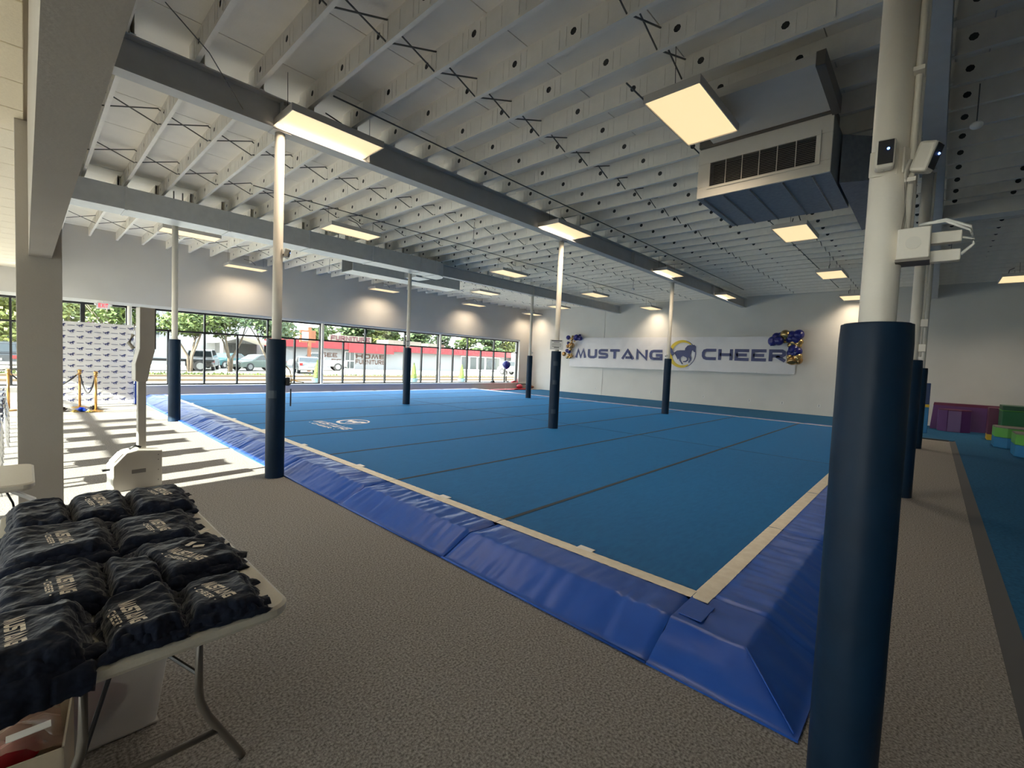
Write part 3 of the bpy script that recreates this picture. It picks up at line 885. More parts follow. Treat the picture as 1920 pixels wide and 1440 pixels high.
def corner_wedge(ox, oy, sx, sy, seed, label):
    e = thing('corner_wedge', label, 'mat', (ox, oy, 0))
    tt = [0, .05, .10, .16, .22, .28, .34, .40, .42, .44, .50, .56, .62, .68, .70, .73]; n = len(tt)
    v = []
    for a in tt:
        for b in tt:
            q = min(prof(a), prof(b))
            k = .8 if q > .02 else .2
            v.append((sx*a, sy*b, max(.004, q+wr(a, b, seed, k)-.006)))
    f = [(i*n+j, i*n+j+1, (i+1)*n+j+1, (i+1)*n+j) for i in range(n-1) for j in range(n-1)]
    if sx*sy < 0: f = [q[::-1] for q in f]
    g = MB().add(v, f)
    for idx in ([i*n+n-1 for i in range(n)], [(n-1)*n+j for j in range(n)]):
        top = [v[i] for i in idx]; bot = [(p[0], p[1], .001) for p in top]
        g.add(top+bot, [(i, i+1, n+i+1, n+i) for i in range(n-1)])
    g.build('cover', 'vinyl', e, smooth=True)
    MB().tube([(sx*.42, sy*.42, .158), (sx*.71, sy*.71, .022)], .005, 6).build('hip_seam', 'vinyl', e, smooth=True)
    w = MB(); w.box(min(0, sx*.105), min(0, sy*.105), .156, max(0, sx*.105), max(0, sy*.105), .161)
    w.build('border_strip', 'vinyl_white', e)
    w = MB(); w.box(min(sx*.13, sx*.36), min(sy*.02, sy*.16), .158, max(sx*.13, sx*.36), max(sy*.02, sy*.16), .164)
    w.build('overlap_flap', 'vinyl', e, bevel=.003)
corner_wedge(MX0, MY0, -1, -1, 91, 'blue vinyl corner wedge beside the camera column')
corner_wedge(MX0, MY1, -1, 1, 92, 'blue vinyl corner wedge near the step backdrop')
corner_wedge(MX1, MY0, 1, -1, 93, 'blue vinyl corner wedge near the foam blocks')
corner_wedge(MX1, MY1, 1, 1, 94, 'blue vinyl corner wedge near the red corner pile')

# ---- blue gym carpet with grey bevelled edge ---------------------------------------
gy = thing('gym_carpet', 'flat dark blue carpet with a sloping grey rim beyond the aisle', 'carpet', (0, 0, 0))
MB().box(16.95, -.52, .001, XW-.02, YW-.9, .03).build('carpet_strip', 'blue_carpet_gym', gy)
MB().box(.6, -6.2, .001, XW-.02, -.52, .03).build('carpet_field', 'blue_carpet_gym', gy)
bv = MB()
bv.add([(.6, -.41, .003), (16.8, -.41, .003), (16.8, -.52, .031), (.6, -.52, .031)], [(0, 1, 2, 3)])
bv.build('bevel_edge', 'edge_grey', gy)
MB().box(16.86, -.40, .002, 16.95, YW-.9, .031).build('bevel_edge', 'seam', gy)

# ================================================================= BANNER AND BALLOONS
BM = Matrix(((0, 0, -1, 0), (-1, 0, 0, 0), (0, 1, 0, 0), (0, 0, 0, 1)))
bn = thing('wall_banner_cloth', 'long white vinyl banner with navy team name and horse logo', 'banner', (XW-.09, 9.8, 1.5))
def bx(u, v):
    yl = 15.43-(15.43-4.16)*u; z0 = 1.53+.09*u-.015*math.sin(u*PI*6)**2; z1 = 3.17-.012*math.sin(u*PI*7)**2
    z = z0+(z1-z0)*v
    d = .014*noise.noise(Vector((yl*1.6+z*1.1, z*1.3, 3.3)))+.010*noise.noise(Vector((yl*4+z*4, z*2.2, 8.1)))
    return (-abs(d)*1.0, yl-9.8, z-1.5)
MB().grid(150, 18, bx).build('cloth', 'banner', bn, smooth=True)
def on_banner(mb, y, z, dx=-.028):
    return mb.xf(T(dx, y-9.8, z-1.5) @ BM)
on_banner(text('MUSTANG', .49, 5.20, track=.20, t=.27), 15.03, 2.04).build('lettering', 'navy_print', bn)
on_banner(text('CHEER', .49, 3.42, track=.20, t=.27), 7.92, 2.12).build('lettering', 'navy_print', bn)
on_banner(crescent((0, 0), .66, (.06, .0), .545, 50, 300, 44), 8.88, 2.36).build('gold_ring', 'gold_print', bn)
on_banner(crescent((.0, 0), .655, (-.025, 0), .645, -70, 75, 30), 8.86, 2.36, -.030).build('navy_ring', 'navy_print', bn)
on_banner(horse(1.30), 8.86, 2.34, -.034).build('horse_logo', 'navy_print', bn)
for y in (4.22, 5.6, 7.1, 9.8, 12.4, 15.35):
    MB().ball((-.02, y-9.8, .07 if y > 9 else .13), .022).build('grommet', 'white', bn)
BAL = [[(15.44,3.16,.129,'b'),(15.33,3.11,.06,'g'),(15.15,3.21,.077,'g'),(15.21,3.06,.086,'g'),(14.83,3.15,.172,'b'),(14.69,3.28,.077,'b'),(14.93,3.27,.069,'b'),(14.6,3.11,.138,'b'),(15.24,2.93,.06,'g'),(15.04,2.96,.043,'g'),(15.46,2.86,.086,'b'),(15.4,2.81,.06,'g'),(15.12,2.7,.172,'c'),(15.46,2.67,.103,'c'),(15.27,2.48,.086,'g'),(15.5,2.41,.112,'b'),(15.35,2.36,.103,'b'),(15.66,2.22,.129,'c'),(15.39,2.16,.086,'g'),(15.22,2.22,.06,'g'),(15.48,2.03,.077,'g'),(15.27,2.05,.095,'g'),(15.15,2.11,.077,'c')],
       [(4.97,2.95,.231,'b'),(4.86,3.14,.16,'b'),(4.75,2.97,.21,'b'),(4.71,3.17,.147,'b'),(4.53,3.22,.189,'g'),(4.56,3.1,.147,'g'),(4.46,2.98,.105,'g'),(4.58,2.97,.105,'g'),(4.31,3.18,.189,'b'),(4.34,3.04,.168,'b'),(4.16,3.05,.21,'b'),(4.06,3.21,.21,'b'),(4.23,2.91,.147,'g'),(4.32,2.79,.134,'g'),(4.04,2.92,.147,'g'),(4.09,2.79,.16,'g'),(4.21,2.62,.252,'b'),(4.08,2.53,.189,'b'),(4.29,2.47,.168,'b'),(4.17,2.44,.168,'b'),(4.26,2.29,.189,'g'),(4.06,2.33,.189,'g'),(4.21,2.18,.252,'c'),(4.03,2.18,.168,'c')]]
bal_mat = {'b': 'balloon_blue', 'g': 'balloon_gold', 'c': 'balloon_copper'}
bal_word = {'b': 'glossy navy balloon', 'g': 'small shiny gold balloon', 'c': 'coppery brown balloon'}
bal_side = ('in the bunch at the M end of the banner', 'in the hooked bunch at the R end of the banner')
bal_mesh = {}
def balloon(loc, r, c, label, group):
    e = thing('balloon', label, 'balloon', loc, 0, group)
    if c not in bal_mesh:
        b = MB().lathe([(.02,-1.18),(.12,-1.12),(.45,-.92),(.80,-.58),(.97,-.15),(1.0,.12),(.92,.45),(.70,.74),(.38,.94),(.02,1.0)], 18).build('skin', bal_mat[c], e, smooth=True)
        k = MB().lathe([(.10,-1.30),(.03,-1.2),(.05,-1.12)], 8).build('knot', bal_mat[c], e)
        bal_mesh[c] = (b, k)
        b.scale = k.scale = (r, r, r)
    else:
        for p in bal_mesh[c]:
            q = share(p, e); q.scale = (r, r, r)
    return e
for s in (0, 1):
    for i, (y, z, r, c) in enumerate(BAL[s]):
        r = min(r, .20) if s else r
        xx = 21.36-.028-r*(1.0+.35*((i*7) % 5)/5)
        b = balloon((xx, y, z), r, c, bal_word[c]+' '+bal_side[s], 'balloons '+bal_side[s])
        b.rotation_euler = (random.uniform(-.8, .8), random.uniform(0.6, 1.2), random.uniform(-.5, .5))

# ================================================================= FOLDING TABLES
def rrect(x0, y0, x1, y1, r, n=6):
    out = []
    for cx, cy, a0 in ((x1-r, y1-r, 0), (x0+r, y1-r, 90), (x0+r, y0+r, 180), (x1-r, y0+r, 270)):
        for k in range(n+1):
            a = math.radians(a0+90*k/n); out.append((cx+r*math.cos(a), cy+r*math.sin(a)))
    return out
def folding_table(loc, w, l, label):
    e = thing('folding_table', label, 'table', loc)
    zt = .74
    outer = rrect(0, 0, w, l, .07); inner = rrect(.012, .012, w-.012, l-.012, .06); n = len(outer)
    mb = MB()
    v = [(x, y, zt-.045) for x, y in inner]+[(x, y, zt-.03) for x, y in outer]+[(x, y, zt-.008) for x, y in outer]+[(x, y, zt) for x, y in inner]
    f = [tuple(range(n))[::-1], tuple(range(3*n, 4*n))]
    for k in range(3):
        f += [(k*n+i, k*n+(i+1) % n, (k+1)*n+(i+1) % n, (k+1)*n+i) for i in range(n)]
    mb.add(v, f); mb.build('table_top', 'offwhite', e)
    for yy, s in ((.30, 1), (l-.30, -1)):
        c = w/2
        for sg in (-1, 1):
            MB().tube([(c+sg*.16, yy, zt-.045), (c+sg*.16, yy, .36), (c+sg*.165, yy, .31), (c+sg*.19, yy, .24), (c+sg*.30, yy, .03), (c+sg*.31, yy, .004)], .0145, 10).build('leg', 'steel_brown', e, smooth=True)
        MB().tube([(c-.235, yy, .165), (c+.235, yy, .165)], .0125, 8).build('cross_bar', 'steel_brown', e, smooth=True)
        hub = (c-.02, yy+s*.28, .55)
        b = MB(); b.tube([hub, (c+.16, yy, .42)], .008, 6); b.build('brace', 'black', e)
        b = MB(); b.tube([hub, (c-.16, yy, .30)], .008, 6); b.build('brace', 'black', e)
        MB().tube([hub, (hub[0]-.01, hub[1]+s*.02, .64), (hub[0]-.02, hub[1]+s*.03, zt-.04)], .007, 6).build('brace', 'black', e)
        MB().ball(hub, .016).build('brace_hub', 'black', e)
    return e
folding_table((-.10, 1.66, 0), .76, 1.83, 'cream plastic folding table covered with navy shirts')
folding_table((-1.75, 4.20, 0), 1.79, .72, 'cream folding table with a cord hanging beside the taupe pillar')
e = thing('hanging_cord', 'dark cord drooping under the empty table corner', 'cord', (-.09, 4.3, 0))
MB().tube([(0, 0, .69), (.03, .02, .60), (.045, .03, .50), (.05, .05, .38), (.10, .10, .33)], .006, 6).build('wire', 'black', e, smooth=True)
tag(MB().hexa([(-.07, 4.24, .685), (-.055, 4.24, .692), (.045, 4.25, .618), (.03, 4.25, .606), (-.07, 4.30, .685), (-.055, 4.30, .692), (.045, 4.31, .618), (.03, 4.31, .606)]).build('label_tab', 'white'), 'white paper tab hanging under the empty table corner', 'paper tab')

# ---- shirts -----------------------------------------------------------------------
def bil(q, u, v):
    a, b, c, d = q       # far-left, far-right, near-right, near-left ; u left-right, v near-far
    x = (d[0]*(1-u)+c[0]*u)*(1-v)+(a[0]*(1-u)+b[0]*u)*v
    y = (d[1]*(1-u)+c[1]*u)*(1-v)+(a[1]*(1-u)+b[1]*u)*v
    return x, y
def shirt(q, h, seed, label, txt=None, drop=0.0, layers=5, z0=.741, tagpos=None, sleeves=2):
    h *= .66
    cx = sum(p[0] for p in q)/4; cy = sum(p[1] for p in q)/4
    e = thing('folded_shirt', label, 'shirt', (cx, cy, z0), 0, 'folded navy shirts on the table')
    rs = random.Random(seed*13)
    wd = max(.12, math.hypot(q[1][0]-q[0][0], q[1][1]-q[0][1])); dp = max(.15, math.hypot(q[0][0]-q[3][0], q[0][1]-q[3][1]))
    N_ = lambda *a: noise.noise(Vector(a))
    top = layers-1
    def crease(x, y, k):                       # sharp drape creases, mostly running across the shirt
        c1 = 1-abs(N_(x*3.2+y*2.4+seed*1.9, y*11-x*4.5, seed*.7+k))*2.6
        c2 = 1-abs(N_(x*9+seed, y*20+x*9, 5+seed))*2.2
        return .012*max(-.4, c1)+.007*max(-.5, c2)
    if txt:
        tx0, ty0 = bil(q, txt[0], txt[1]); tcx = tx0+math.cos(txt[3])*txt[2]/2; tcy = ty0+math.sin(txt[3])*txt[2]/2
    def surf(u, v, k):
        f = (k+1)/layers
        a1 = (seed*1.7+k*2.1)
        uu = u+.05*(N_(v*3+a1, 1.0, seed)) + .02*N_(v*11, a1, 2.0)
        vv = v+.04*(N_(u*3+a1, 4.0, seed))
        if u > .6:                             # ragged sleeve side
            uu += ((u-.6)/.4)**2*(.06*math.floor(3*N_(v*7+k*4.1, seed*1.1, 4.0+k)+.5)/3+.05*N_(v*17, seed+k*3, 9.0)+.03*(top-k)/top-.02)*.28/wd
        if v < .2 or v > .8:
            vv += .035*math.floor(3*N_(u*9+k*2, seed*.8, 3.0+k)+.5)/3*.3/dp*(1 if v < .2 else .4)
        uu = .5+(uu-.5)*(1.13-.05*k); vv = .5+(vv-.5)*(1.10-.04*k)
        x, y = bil(q, uu, vv); x += .012*N_(a1, 7.7, k)
        eu = max(0, min(u, 1-u)*2); ev = max(0, min(v, 1-v)*2)
        fu = min(1, eu/.30); fv = min(1, ev/.22)
        fall = math.sqrt(max(0, fu*(2-fu)))*math.sqrt(max(0, fv*(2-fv)))
        big = N_(x*5+seed*2, y*5, seed*1.3)
        pr = math.exp(-((x-tcx)/.075)**4-((y-tcy)/(txt[2]*.62))**4)*.9 if txt else 0
        z = h*f*(.28+.72*fall)*(1+.30*big*(1-pr*.6))+crease(x, y, k)*(.25+.75*fall)*(1-pr)+.006*pr*fall
        if drop and v < .22: z -= drop*((.22-v)/.22)**1.3*f
        return x-cx, y-cy, max(.004+.006*k-(drop if v < .22 else 0), z)
    for k in range(layers):
        nn = 44 if k == top else 28
        v = [surf(i/nn, j/nn, k) for j in range(nn+1) for i in range(nn+1)]; W = nn+1
        f = [(j*W+i, j*W+i+1, (j+1)*W+i+1, (j+1)*W+i) for j in range(nn) for i in range(nn)]
        ring = [i for i in range(W)]+[j*W+nn for j in range(1, W)]+[nn*W+i for i in range(nn-1, -1, -1)]+[j*W for j in range(nn-1, 0, -1)]
        zb = h*k/layers*.35+.001; b0 = len(v); R = len(ring)
        for r in ring:
            p = v[r]; front = drop and p[1] < min(q[2][1], q[3][1])-cy+.03
            v.append((p[0]*.97, p[1]*(.97 if not front else 1.0), max(-.075, p[2]-.05)-.02*N_(p[0]*30, k, seed) if front else min(zb, p[2]-.002)))
        f += [(ring[(i+1) % R], ring[i], b0+i, b0+(i+1) % R) for i in range(R)]
        MB().add(v, f).build('fold', 'shirt', e, smooth=True)
    for sl in range(sleeves):                  # sleeves and hems poking out of the fold
        v0 = (.25+.5*sl+rs.uniform(-.12, .12)); x0, y0 = bil(q, .93, v0); ang = rs.uniform(-.5, .5); ln = rs.uniform(.06, .10); wdt = rs.uniform(.07, .11)
        def sv(u, v):
            a_ = (u-.3)*ln; b_ = (v-.5)*wdt*(1-.25*u+.12*N_(v*7, seed, sl))
            X = x0+a_*math.cos(ang)-b_*math.sin(ang); Y = y0+a_*math.sin(ang)+b_*math.cos(ang)
            z = h*(.45-.18*sl)*(1-.55*u)*math.sqrt(max(.05, 1-(2*v-1)**2))+.008*N_(X*40, Y*40, seed)+.010
            return X-cx, Y-cy, max(.004, z)
        MB().grid(10, 12, sv).build('sleeve', 'shirt', e, smooth=True)
    if txt:
        u0, v0, ln, ang = txt
        t = text('MUSTANG', .040, ln, track=.12, t=.26); t2 = text('- CHEER -', .019, ln*.92, track=.34, t=.24).xf(T(.004, -.032, 0))
        out = MB()
        for src in (t, t2): out.merge(src)
        ca, sa = math.cos(ang), math.sin(ang); px, py = bil(q, u0, v0)
        samp = [surf(i/60, j/60, top) for i in range(61) for j in range(61)]
        vv = []
        for p in out.v:
            X = px-cx+p[0]*ca-p[1]*sa; Y = py-cy+p[0]*sa+p[1]*ca
            near = sorted(((s_[0]-X)**2+(s_[1]-Y)**2, s_[2]) for s_ in samp if abs(s_[0]-X) < .02 and abs(s_[1]-Y) < .02)[:9]
            zz = max((n_[1] for n_ in near), default=h)
            vv.append((X, Y, zz+.005))
        out.v = vv
        out.build('lettering', 'print_cream', e)
    if tagpos:
        for (u, v, a) in tagpos:
            sx_, sy_, sz_ = surf(u, v, top)
            t = MB().box(-.020, -.010, 0, .020, .010, .002).xf(Matrix.Rotation(a, 4, 'Z')).xf(T(sx_, sy_, sz_+.012))
            t.build('size_tag', 'print_cream', e)
    return e
TA = -PI/2+.03
shirt([(-.14,2.01),(.125,2.03),(.11,1.665),(-.13,1.645)], .125, 1, 'folded navy shirt draping over the table edge with dark ragged hem', (.35,.72,.17,TA), drop=.03)
shirt([(.165,1.99),(.355,2.02),(.345,1.675),(.155,1.68)], .085, 2, 'small folded navy shirt with full print between edge drape and corner', (.20,.66,.165,TA+.05))
shirt([(.38,1.96),(.585,1.95),(.56,1.66),(.35,1.68)], .085, 3, 'folded navy shirt at the rounded table corner', (.26,.70,.165,TA+.15))
shirt([(-.09,2.44),(.20,2.42),(.19,2.02),(-.08,2.03)], .095, 4, 'wide folded navy shirt behind the edge drape', (.55,.52,.17,TA))
shirt([(.21,2.38),(.36,2.30),(.345,2.02),(.20,2.03)], .085, 5, 'crumpled navy shirt without visible print in the pile middle')
shirt([(.30,2.48),(.61,2.43),(.62,2.06),(.36,2.02)], .095, 6, 'folded navy shirt with a cream size tag lying on it', (.22,.52,.19,TA+.35), tagpos=[(.52,.55,.7),(.60,.48,-.4),(.84,.86,.3)])
shirt([(-.08,2.99),(.27,2.98),(.26,2.50),(-.07,2.49)], .105, 7, 'thick folded navy shirt with print at the pile middle, left half', (.46,.58,.19,TA+.05))
shirt([(.285,2.93),(.59,2.90),(.55,2.48),(.27,2.50)], .09, 8, 'folded navy shirt with print and ragged sleeve side', (.42,.52,.17,TA+.08))
shirt([(-.06,3.46),(.15,3.44),(.15,3.00),(-.05,3.01)], .10, 9, 'plain dark folded shirt nearest the pillar')
shirt([(.16,3.46),(.39,3.42),(.37,3.00),(.16,3.00)], .10, 10, 'folded navy shirt with print at the table far end', (.35,.66,.19,TA+.10))
shirt([(.40,3.46),(.655,3.44),(.63,2.95),(.38,2.96)], .105, 11, 'folded navy shirt on the far corner with sleeves sticking out', (.42,.70,.17,TA+.15))

# ---- things under the table ------------------------------------------------------------
e = thing('storage_tote', 'cloudy plastic storage tote under the shirt table', 'tote', (.12, 2.62, 0))
def tote(u, v):
    a = u*2*PI; k = .27+.04*v; z = .01+.33*v
    x = max(-1, min(1, 1.35*math.cos(a)))*k; y = max(-1, min(1, 1.35*math.sin(a)))*(k-.05)
    return (x, y, z)
MB().grid(48, 6, tote).build('body', 'tote', e, smooth=True)
MB().grid(48, 2, lambda u, v: (max(-1, min(1, 1.35*math.cos(2*PI*u)))*(.31+.015*math.sin(PI*v)), max(-1, min(1, 1.35*math.sin(2*PI*u)))*(.26+.015*math.sin(PI*v)), .33+.03*v)).build('rim', 'tote', e, smooth=True)
MB().box(-.27, -.22, .004, .27, .22, .012).build('base', 'tote', e)
e = thing('stuff_bundle', 'dark reddish bundle inside the cloudy tote', 'bundle', (.16, 2.58, .02))
MB().ball((0, 0, .08), .15, .11, .08).build('cloth', 'maroon', e, smooth=True)
e = thing('open_carton', 'open cream carton holding a clear bag of red things', 'carton', (-.20, 2.19, 0), -.12)
cw, cd, chh, t = .30, .17, .34, .006
for x0, y0, x1, y1 in ((-cw, -cd, cw, -cd+t), (-cw, cd-t, cw, cd), (-cw, -cd, -cw+t, cd), (cw-t, -cd, cw, cd)):
    MB().box(x0, y0, .002, x1, y1, chh).build('side', 'cardboard', e)
MB().box(-cw, -cd, 0, cw, cd, .004).build('bottom', 'cardboard', e)
for k, (x, y, z, r) in enumerate(((-.12, -.02, .28, .10), (.05, .03, .27, .09), (-.02, -.06, .33, .06), (.16, -.02, .27, .07))):
    o = MB(); o.ball((0, 0, 0), r, r*.9, r*.8, 14, 9)
    o.v = [(p[0]*(1+.15*noise.noise(Vector(p)*30)), p[1]*(1+.15*noise.noise(Vector(p)*31)), p[2]*(1+.15*noise.noise(Vector(p)*29))) for p in o.v]
    ob = o.build('wrapped_red_item', 'red_shiny', loc=(-.20+x, 2.19+y, z), smooth=True)
    tag(ob, 'shiny red wrapped lump inside the open carton', 'wrapped item', 'red wrapped lumps in the carton')
fm = MB().grid(26, 26, lambda u, v: ((u-.5)*.56, (v-.5)*.30, .37+.05*noise.noise(Vector((u*4, v*4, 1)))+.02*noise.noise(Vector((u*13, v*13, 3)))-.06*(2*abs(u-.5))**3))
fo = fm.build('plastic_bag', 'pink_film', loc=(-.20, 2.19, 0), smooth=True); tag(fo, 'clear crinkled plastic bag over the red things', 'plastic bag')
tag(MB().box(-.05, -.018, 0, .05, .018, .002).build('paper_label', 'white', loc=(.0, 2.05, .40)), 'small white printed label slip on the clear bag', 'label')

# ================================================================= KIOSK, STANCHIONS, BACKDROP
e = thing('photo_kiosk', 'cream kiosk with boxy base, slim post and bent head panel', 'kiosk', (.86, 6.72, 0), .13)
b = MB(); b.prism_y([(-.22, 0), (.24, 0), (.24, .43), (.0, .46), (-.10, .44), (-.22, .30)], -.09, .14)
b.build('base', 'kiosk', e, bevel=.012)
MB().box(-.05, -.096, .19, .08, -.089, .235).build('handle_slot', 'greyblock', e, bevel=.01)
MB().box(-.29, -.03, .245, -.215, .01, .265).build('latch', 'black', e)
for x in (.20,):
    for z in (.08, .2, .32, .38): MB().ball((x, -.09, z), .006).build('screw', 'greyblock', e)
MB().box(-.225, -.05, .05, -.219, .10, .26).build('side_door', 'white', e, bevel=.004)
tx = MB()
for k in range(5): tx.box(-.17+.02*k, -.06, 0, -.162+.02*k, .06, .002)
MB().hexa([(-.20, -.07, .335), (-.12, -.07, .425), (-.12, .10, .425), (-.20, .10, .335), (-.206, -.07, .341), (-.126, -.07, .431), (-.126, .10, .431), (-.206, .10, .341)]).build('instruction_card', 'white', e)
MB().box(.035, 0.02, .44, .115, .08, 1.30).build('post', 'kiosk', e, bevel=.008)
hd = MB(); hd.prism_y([(.015, 1.24), (.115, 1.24), (.145, 1.42), (.185, 1.60), (.185, 2.10), (.04, 2.10), (.04, 1.62), (.0, 1.45), (.0, 1.26)], -.02, .12)
hd.build('head_panel', 'kiosk', e, bevel=.008)
MB().box(.186, .0, 1.62, .20, .10, 2.08).build('screen', 'dark', e)
mb = MB(); mb.tube([(-.015, -.02, 1.62), (-.06, -.02, 1.68), (-.02, -.02, 1.78)], .02, 8); mb.build('bracket', 'kiosk', e, smooth=True)
MB().tube([(-.05, 0, .465), (.0, -.02, .50), (.05, -.03, .475)], .014, 8).build('hook_handle', 'black', e, smooth=True)

def stanchion(loc, label):
    e = thing('rope_stanchion', label, 'stanchion', loc, 0, 'brass rope stanchions')
    MB().lathe([(.16, 0), (.16, .012), (.12, .03), (.04, .045), (.028, .05)], 24).build('base', 'brass', e, smooth=True)
    MB().lathe([(.026, .05), (.026, .88)], 16).build('post', 'brass', e, smooth=True)
    MB().lathe([(.026, .88), (.045, .885), (.045, .90), (.03, .91), (.04, .94), (.045, .965), (.03, .985), (.005, .99)], 16).build('finial', 'brass', e, smooth=True)
    return e
S1, S2, S3 = (1.18, 15.0, 0), (.96, 16.1, 0), (-.27, 15.9, 0)
stanchion(S1, 'brass stanchion with a pom-pom pile at its foot'); stanchion(S2, 'brass stanchion standing close to the step backdrop'); stanchion(S3, 'brass stanchion beyond the taupe pillar')
def rope(a, b, sag, label):
    A = Vector(a)+Vector((0, 0, .87)); B = Vector(b)+Vector((0, 0, .87))
    d = (B-A).normalized()
    pts = []
    for k in range(17):
        t = k/16; p = A+(B-A)*(.05+.9*t); pts.append(p+Vector((0, 0, -sag*4*t*(1-t)-.03)))
    e = thing('stanchion_rope', label, 'rope', (0, 0, 0))
    MB().tube(pts, .016, 8).build('velvet', 'rope', e, smooth=True)
    for p, q in ((pts[0], A+d*.03), (pts[-1], B-d*.03)): MB().tube([p, q], .014, 8).build('clasp', 'brass', e, smooth=True)
rope(S2, S1, .42, 'dark rope sagging between the two backdrop stanchions'); rope(S3, S2, .33, 'dark rope running behind the taupe pillar')
def pompom(loc, r, m, label, seed):
    rr = random.Random(seed); mb = MB()
    for k in range(170):
        a = rr.uniform(0, 2*PI); t = rr.uniform(.05, 1.3); l = r*rr.uniform(.7, 1.15)
        d = Vector((math.cos(a)*math.sin(t), math.sin(a)*math.sin(t), math.cos(t)*.7))
        s = Vector((-math.sin(a), math.cos(a), 0))*.012
        p1 = d*l*.6; p2 = d*l+Vector((0, 0, -.25*l))
        p2.z = max(.004, p2.z); p1.z = max(.01, p1.z)
        mb.add([s*.5, -s*.5, p1-s, p1+s, p2+s*.7, p2-s*.7], [(0, 1, 2, 3), (3, 2, 5, 4)])
    o = mb.build('strands', m); o.location = (0, 0, .01)
    e = thing('pom_pom', label, 'pom-pom', loc, 0, 'pom-poms on the carpet'); o.parent = e
    MB().ball((0, 0, .03), .04).build('core', m, e)
pompom((.93, 15.15, 0), .19, 'pom_blue', 'shiny bright blue pom-pom between the stanchions', 1)
pompom((.62, 15.3, 0), .20, 'pom_dark', 'dark brown pom-pom next to the pillar side', 2)
pompom((1.18, 15.45, 0), .20, 'pom_dark', 'dark pom-pom behind the blue one', 3)
pompom((.80, 15.02, 0), .10, 'pom_gold', 'small gold pom-pom before the blue one', 4)
pompom((1.05, 14.85, 0), .09, 'pom_gold', 'small gold pom-pom beside the stanchion base', 5)

e = thing('step_backdrop', 'white photo backdrop printed with rows of small horses and dashes', 'backdrop', (-.12, 16.62, 0))
WB, HB = 2.22, 2.22
def bd(u, v):
    d = .010*noise.noise(Vector((u*5, v*6, 1.0)))+.02*max(0, noise.noise(Vector((u*3+3, v*9, 2.0)))-.25)
    return (WB*u, -d-.012, .03+(HB-.03)*v)
MB().grid(60, 50, bd).build('cloth', 'backdrop', e, smooth=True)
pt = MB()
for r in range(14):
    for c in range(13):
        x = .09+.172*c; z = HB-.10-.152*r
        if z < .08 or x > WB-.06: continue
        if (c+r) % 2 == 0:
            pt.merge(horse(.135), T(x, -.036, z) @ Matrix.Rotation(PI/2, 4, 'X'))
        else:
            pt.add([(x-.068, -.036, z-.006), (x+.068, -.036, z-.006), (x+.068, -.036, z+.006), (x-.068, -.036, z+.006)], [(0, 1, 2, 3)])
tag(pt.build('printed_pattern', 'navy_print', e), 'rows of small navy horses and dashes')
for x in (.0, WB): MB().tube([(x, .02, 0), (x, .02, HB)], .014, 8).build('frame_pole', 'chrome', e)
MB().tube([(0, .02, HB-.01), (WB, .02, HB-.01)], .014, 8).build('frame_pole', 'chrome', e)
for x in (.0, WB): MB().box(x-.02, -.22, 0, x+.02, .25, .02).build('foot', 'chrome', e)
e = thing('side_banner', 'narrow standing banner, white above and blue below with vertical name', 'banner', (2.10, 16.42, 0), .15)
MB().box(0, 0, .02, .17, .012, 1.0).build('blue_field', 'blue_flag', e)
MB().box(0, 0, 1.0, .17, .012, 2.15).build('white_field', 'backdrop', e)
MB().box(-.02, -.10, 0, .19, .12, .02).build('stand', 'black', e)
vm = T(.045, -.006, .95) @ Matrix(((0, 1, 0, 0), (0, 0, -1, 0), (-1, 0, 0, 0), (0, 0, 0, 1)))
text('MUSTANG', .10, .85).xf(vm).build('lettering', 'white', e)
vm = T(.045, -.006, 2.08) @ Matrix(((0, 1, 0, 0), (0, 0, -1, 0), (-1, 0, 0, 0), (0, 0, 0, 1)))
text('MUSTANG', .10, .95).xf(vm).build('lettering', 'navy_print', e)

# ---- stacked chairs beyond the pillar ------------------------------------------------------
def chair(loc, rz, label, first=[None]):
    e = thing('stacking_chair', label, 'chair', loc, rz, 'stacked navy chairs')
    if first[0] is None:
        ps = []
        ps.append(MB().grid(10, 8, lambda u, v: ((u-.5)*.44, (v-.5)*.42, .45+.02*(2*u-1)**2-.015*math.cos(PI*(v-.5)))).build('seat', 'chair_blue', e, smooth=True))
        ps.append(MB().grid(10, 8, lambda u, v: ((u-.5)*.43, .22+.06*v, .50+.33*v-.015*math.cos(PI*(u-.5)))).build('backrest', 'chair_blue', e, smooth=True))
        for sx in (-1, 1):
            ps.append(MB().tube([(sx*.19, -.18, .44), (sx*.23, -.24, 0)], .011, 8).build('leg', 'chrome', e, smooth=True))
            ps.append(MB().tube([(sx*.20, .26, .78), (sx*.20, .20, .45), (sx*.23, .26, 0)], .011, 8).build('leg', 'chrome', e, smooth=True))
        ps.append(MB().tube([(-.20, .05, .435), (.20, .05, .435)], .009, 8).build('crossbar', 'chrome', e))
        first[0] = ps
    else:
        for p in first[0]: share(p, e)
for st in range(6):
    lab = 'navy stacking chair in the stack nearest the pillar' if st == 0 else 'navy stacking chair in the row of stacks behind the pillar'
    for k in range(5):
        chair((-.42-.02*(st % 3), 7.35+1.10*st, .075*k), PI/2, lab)

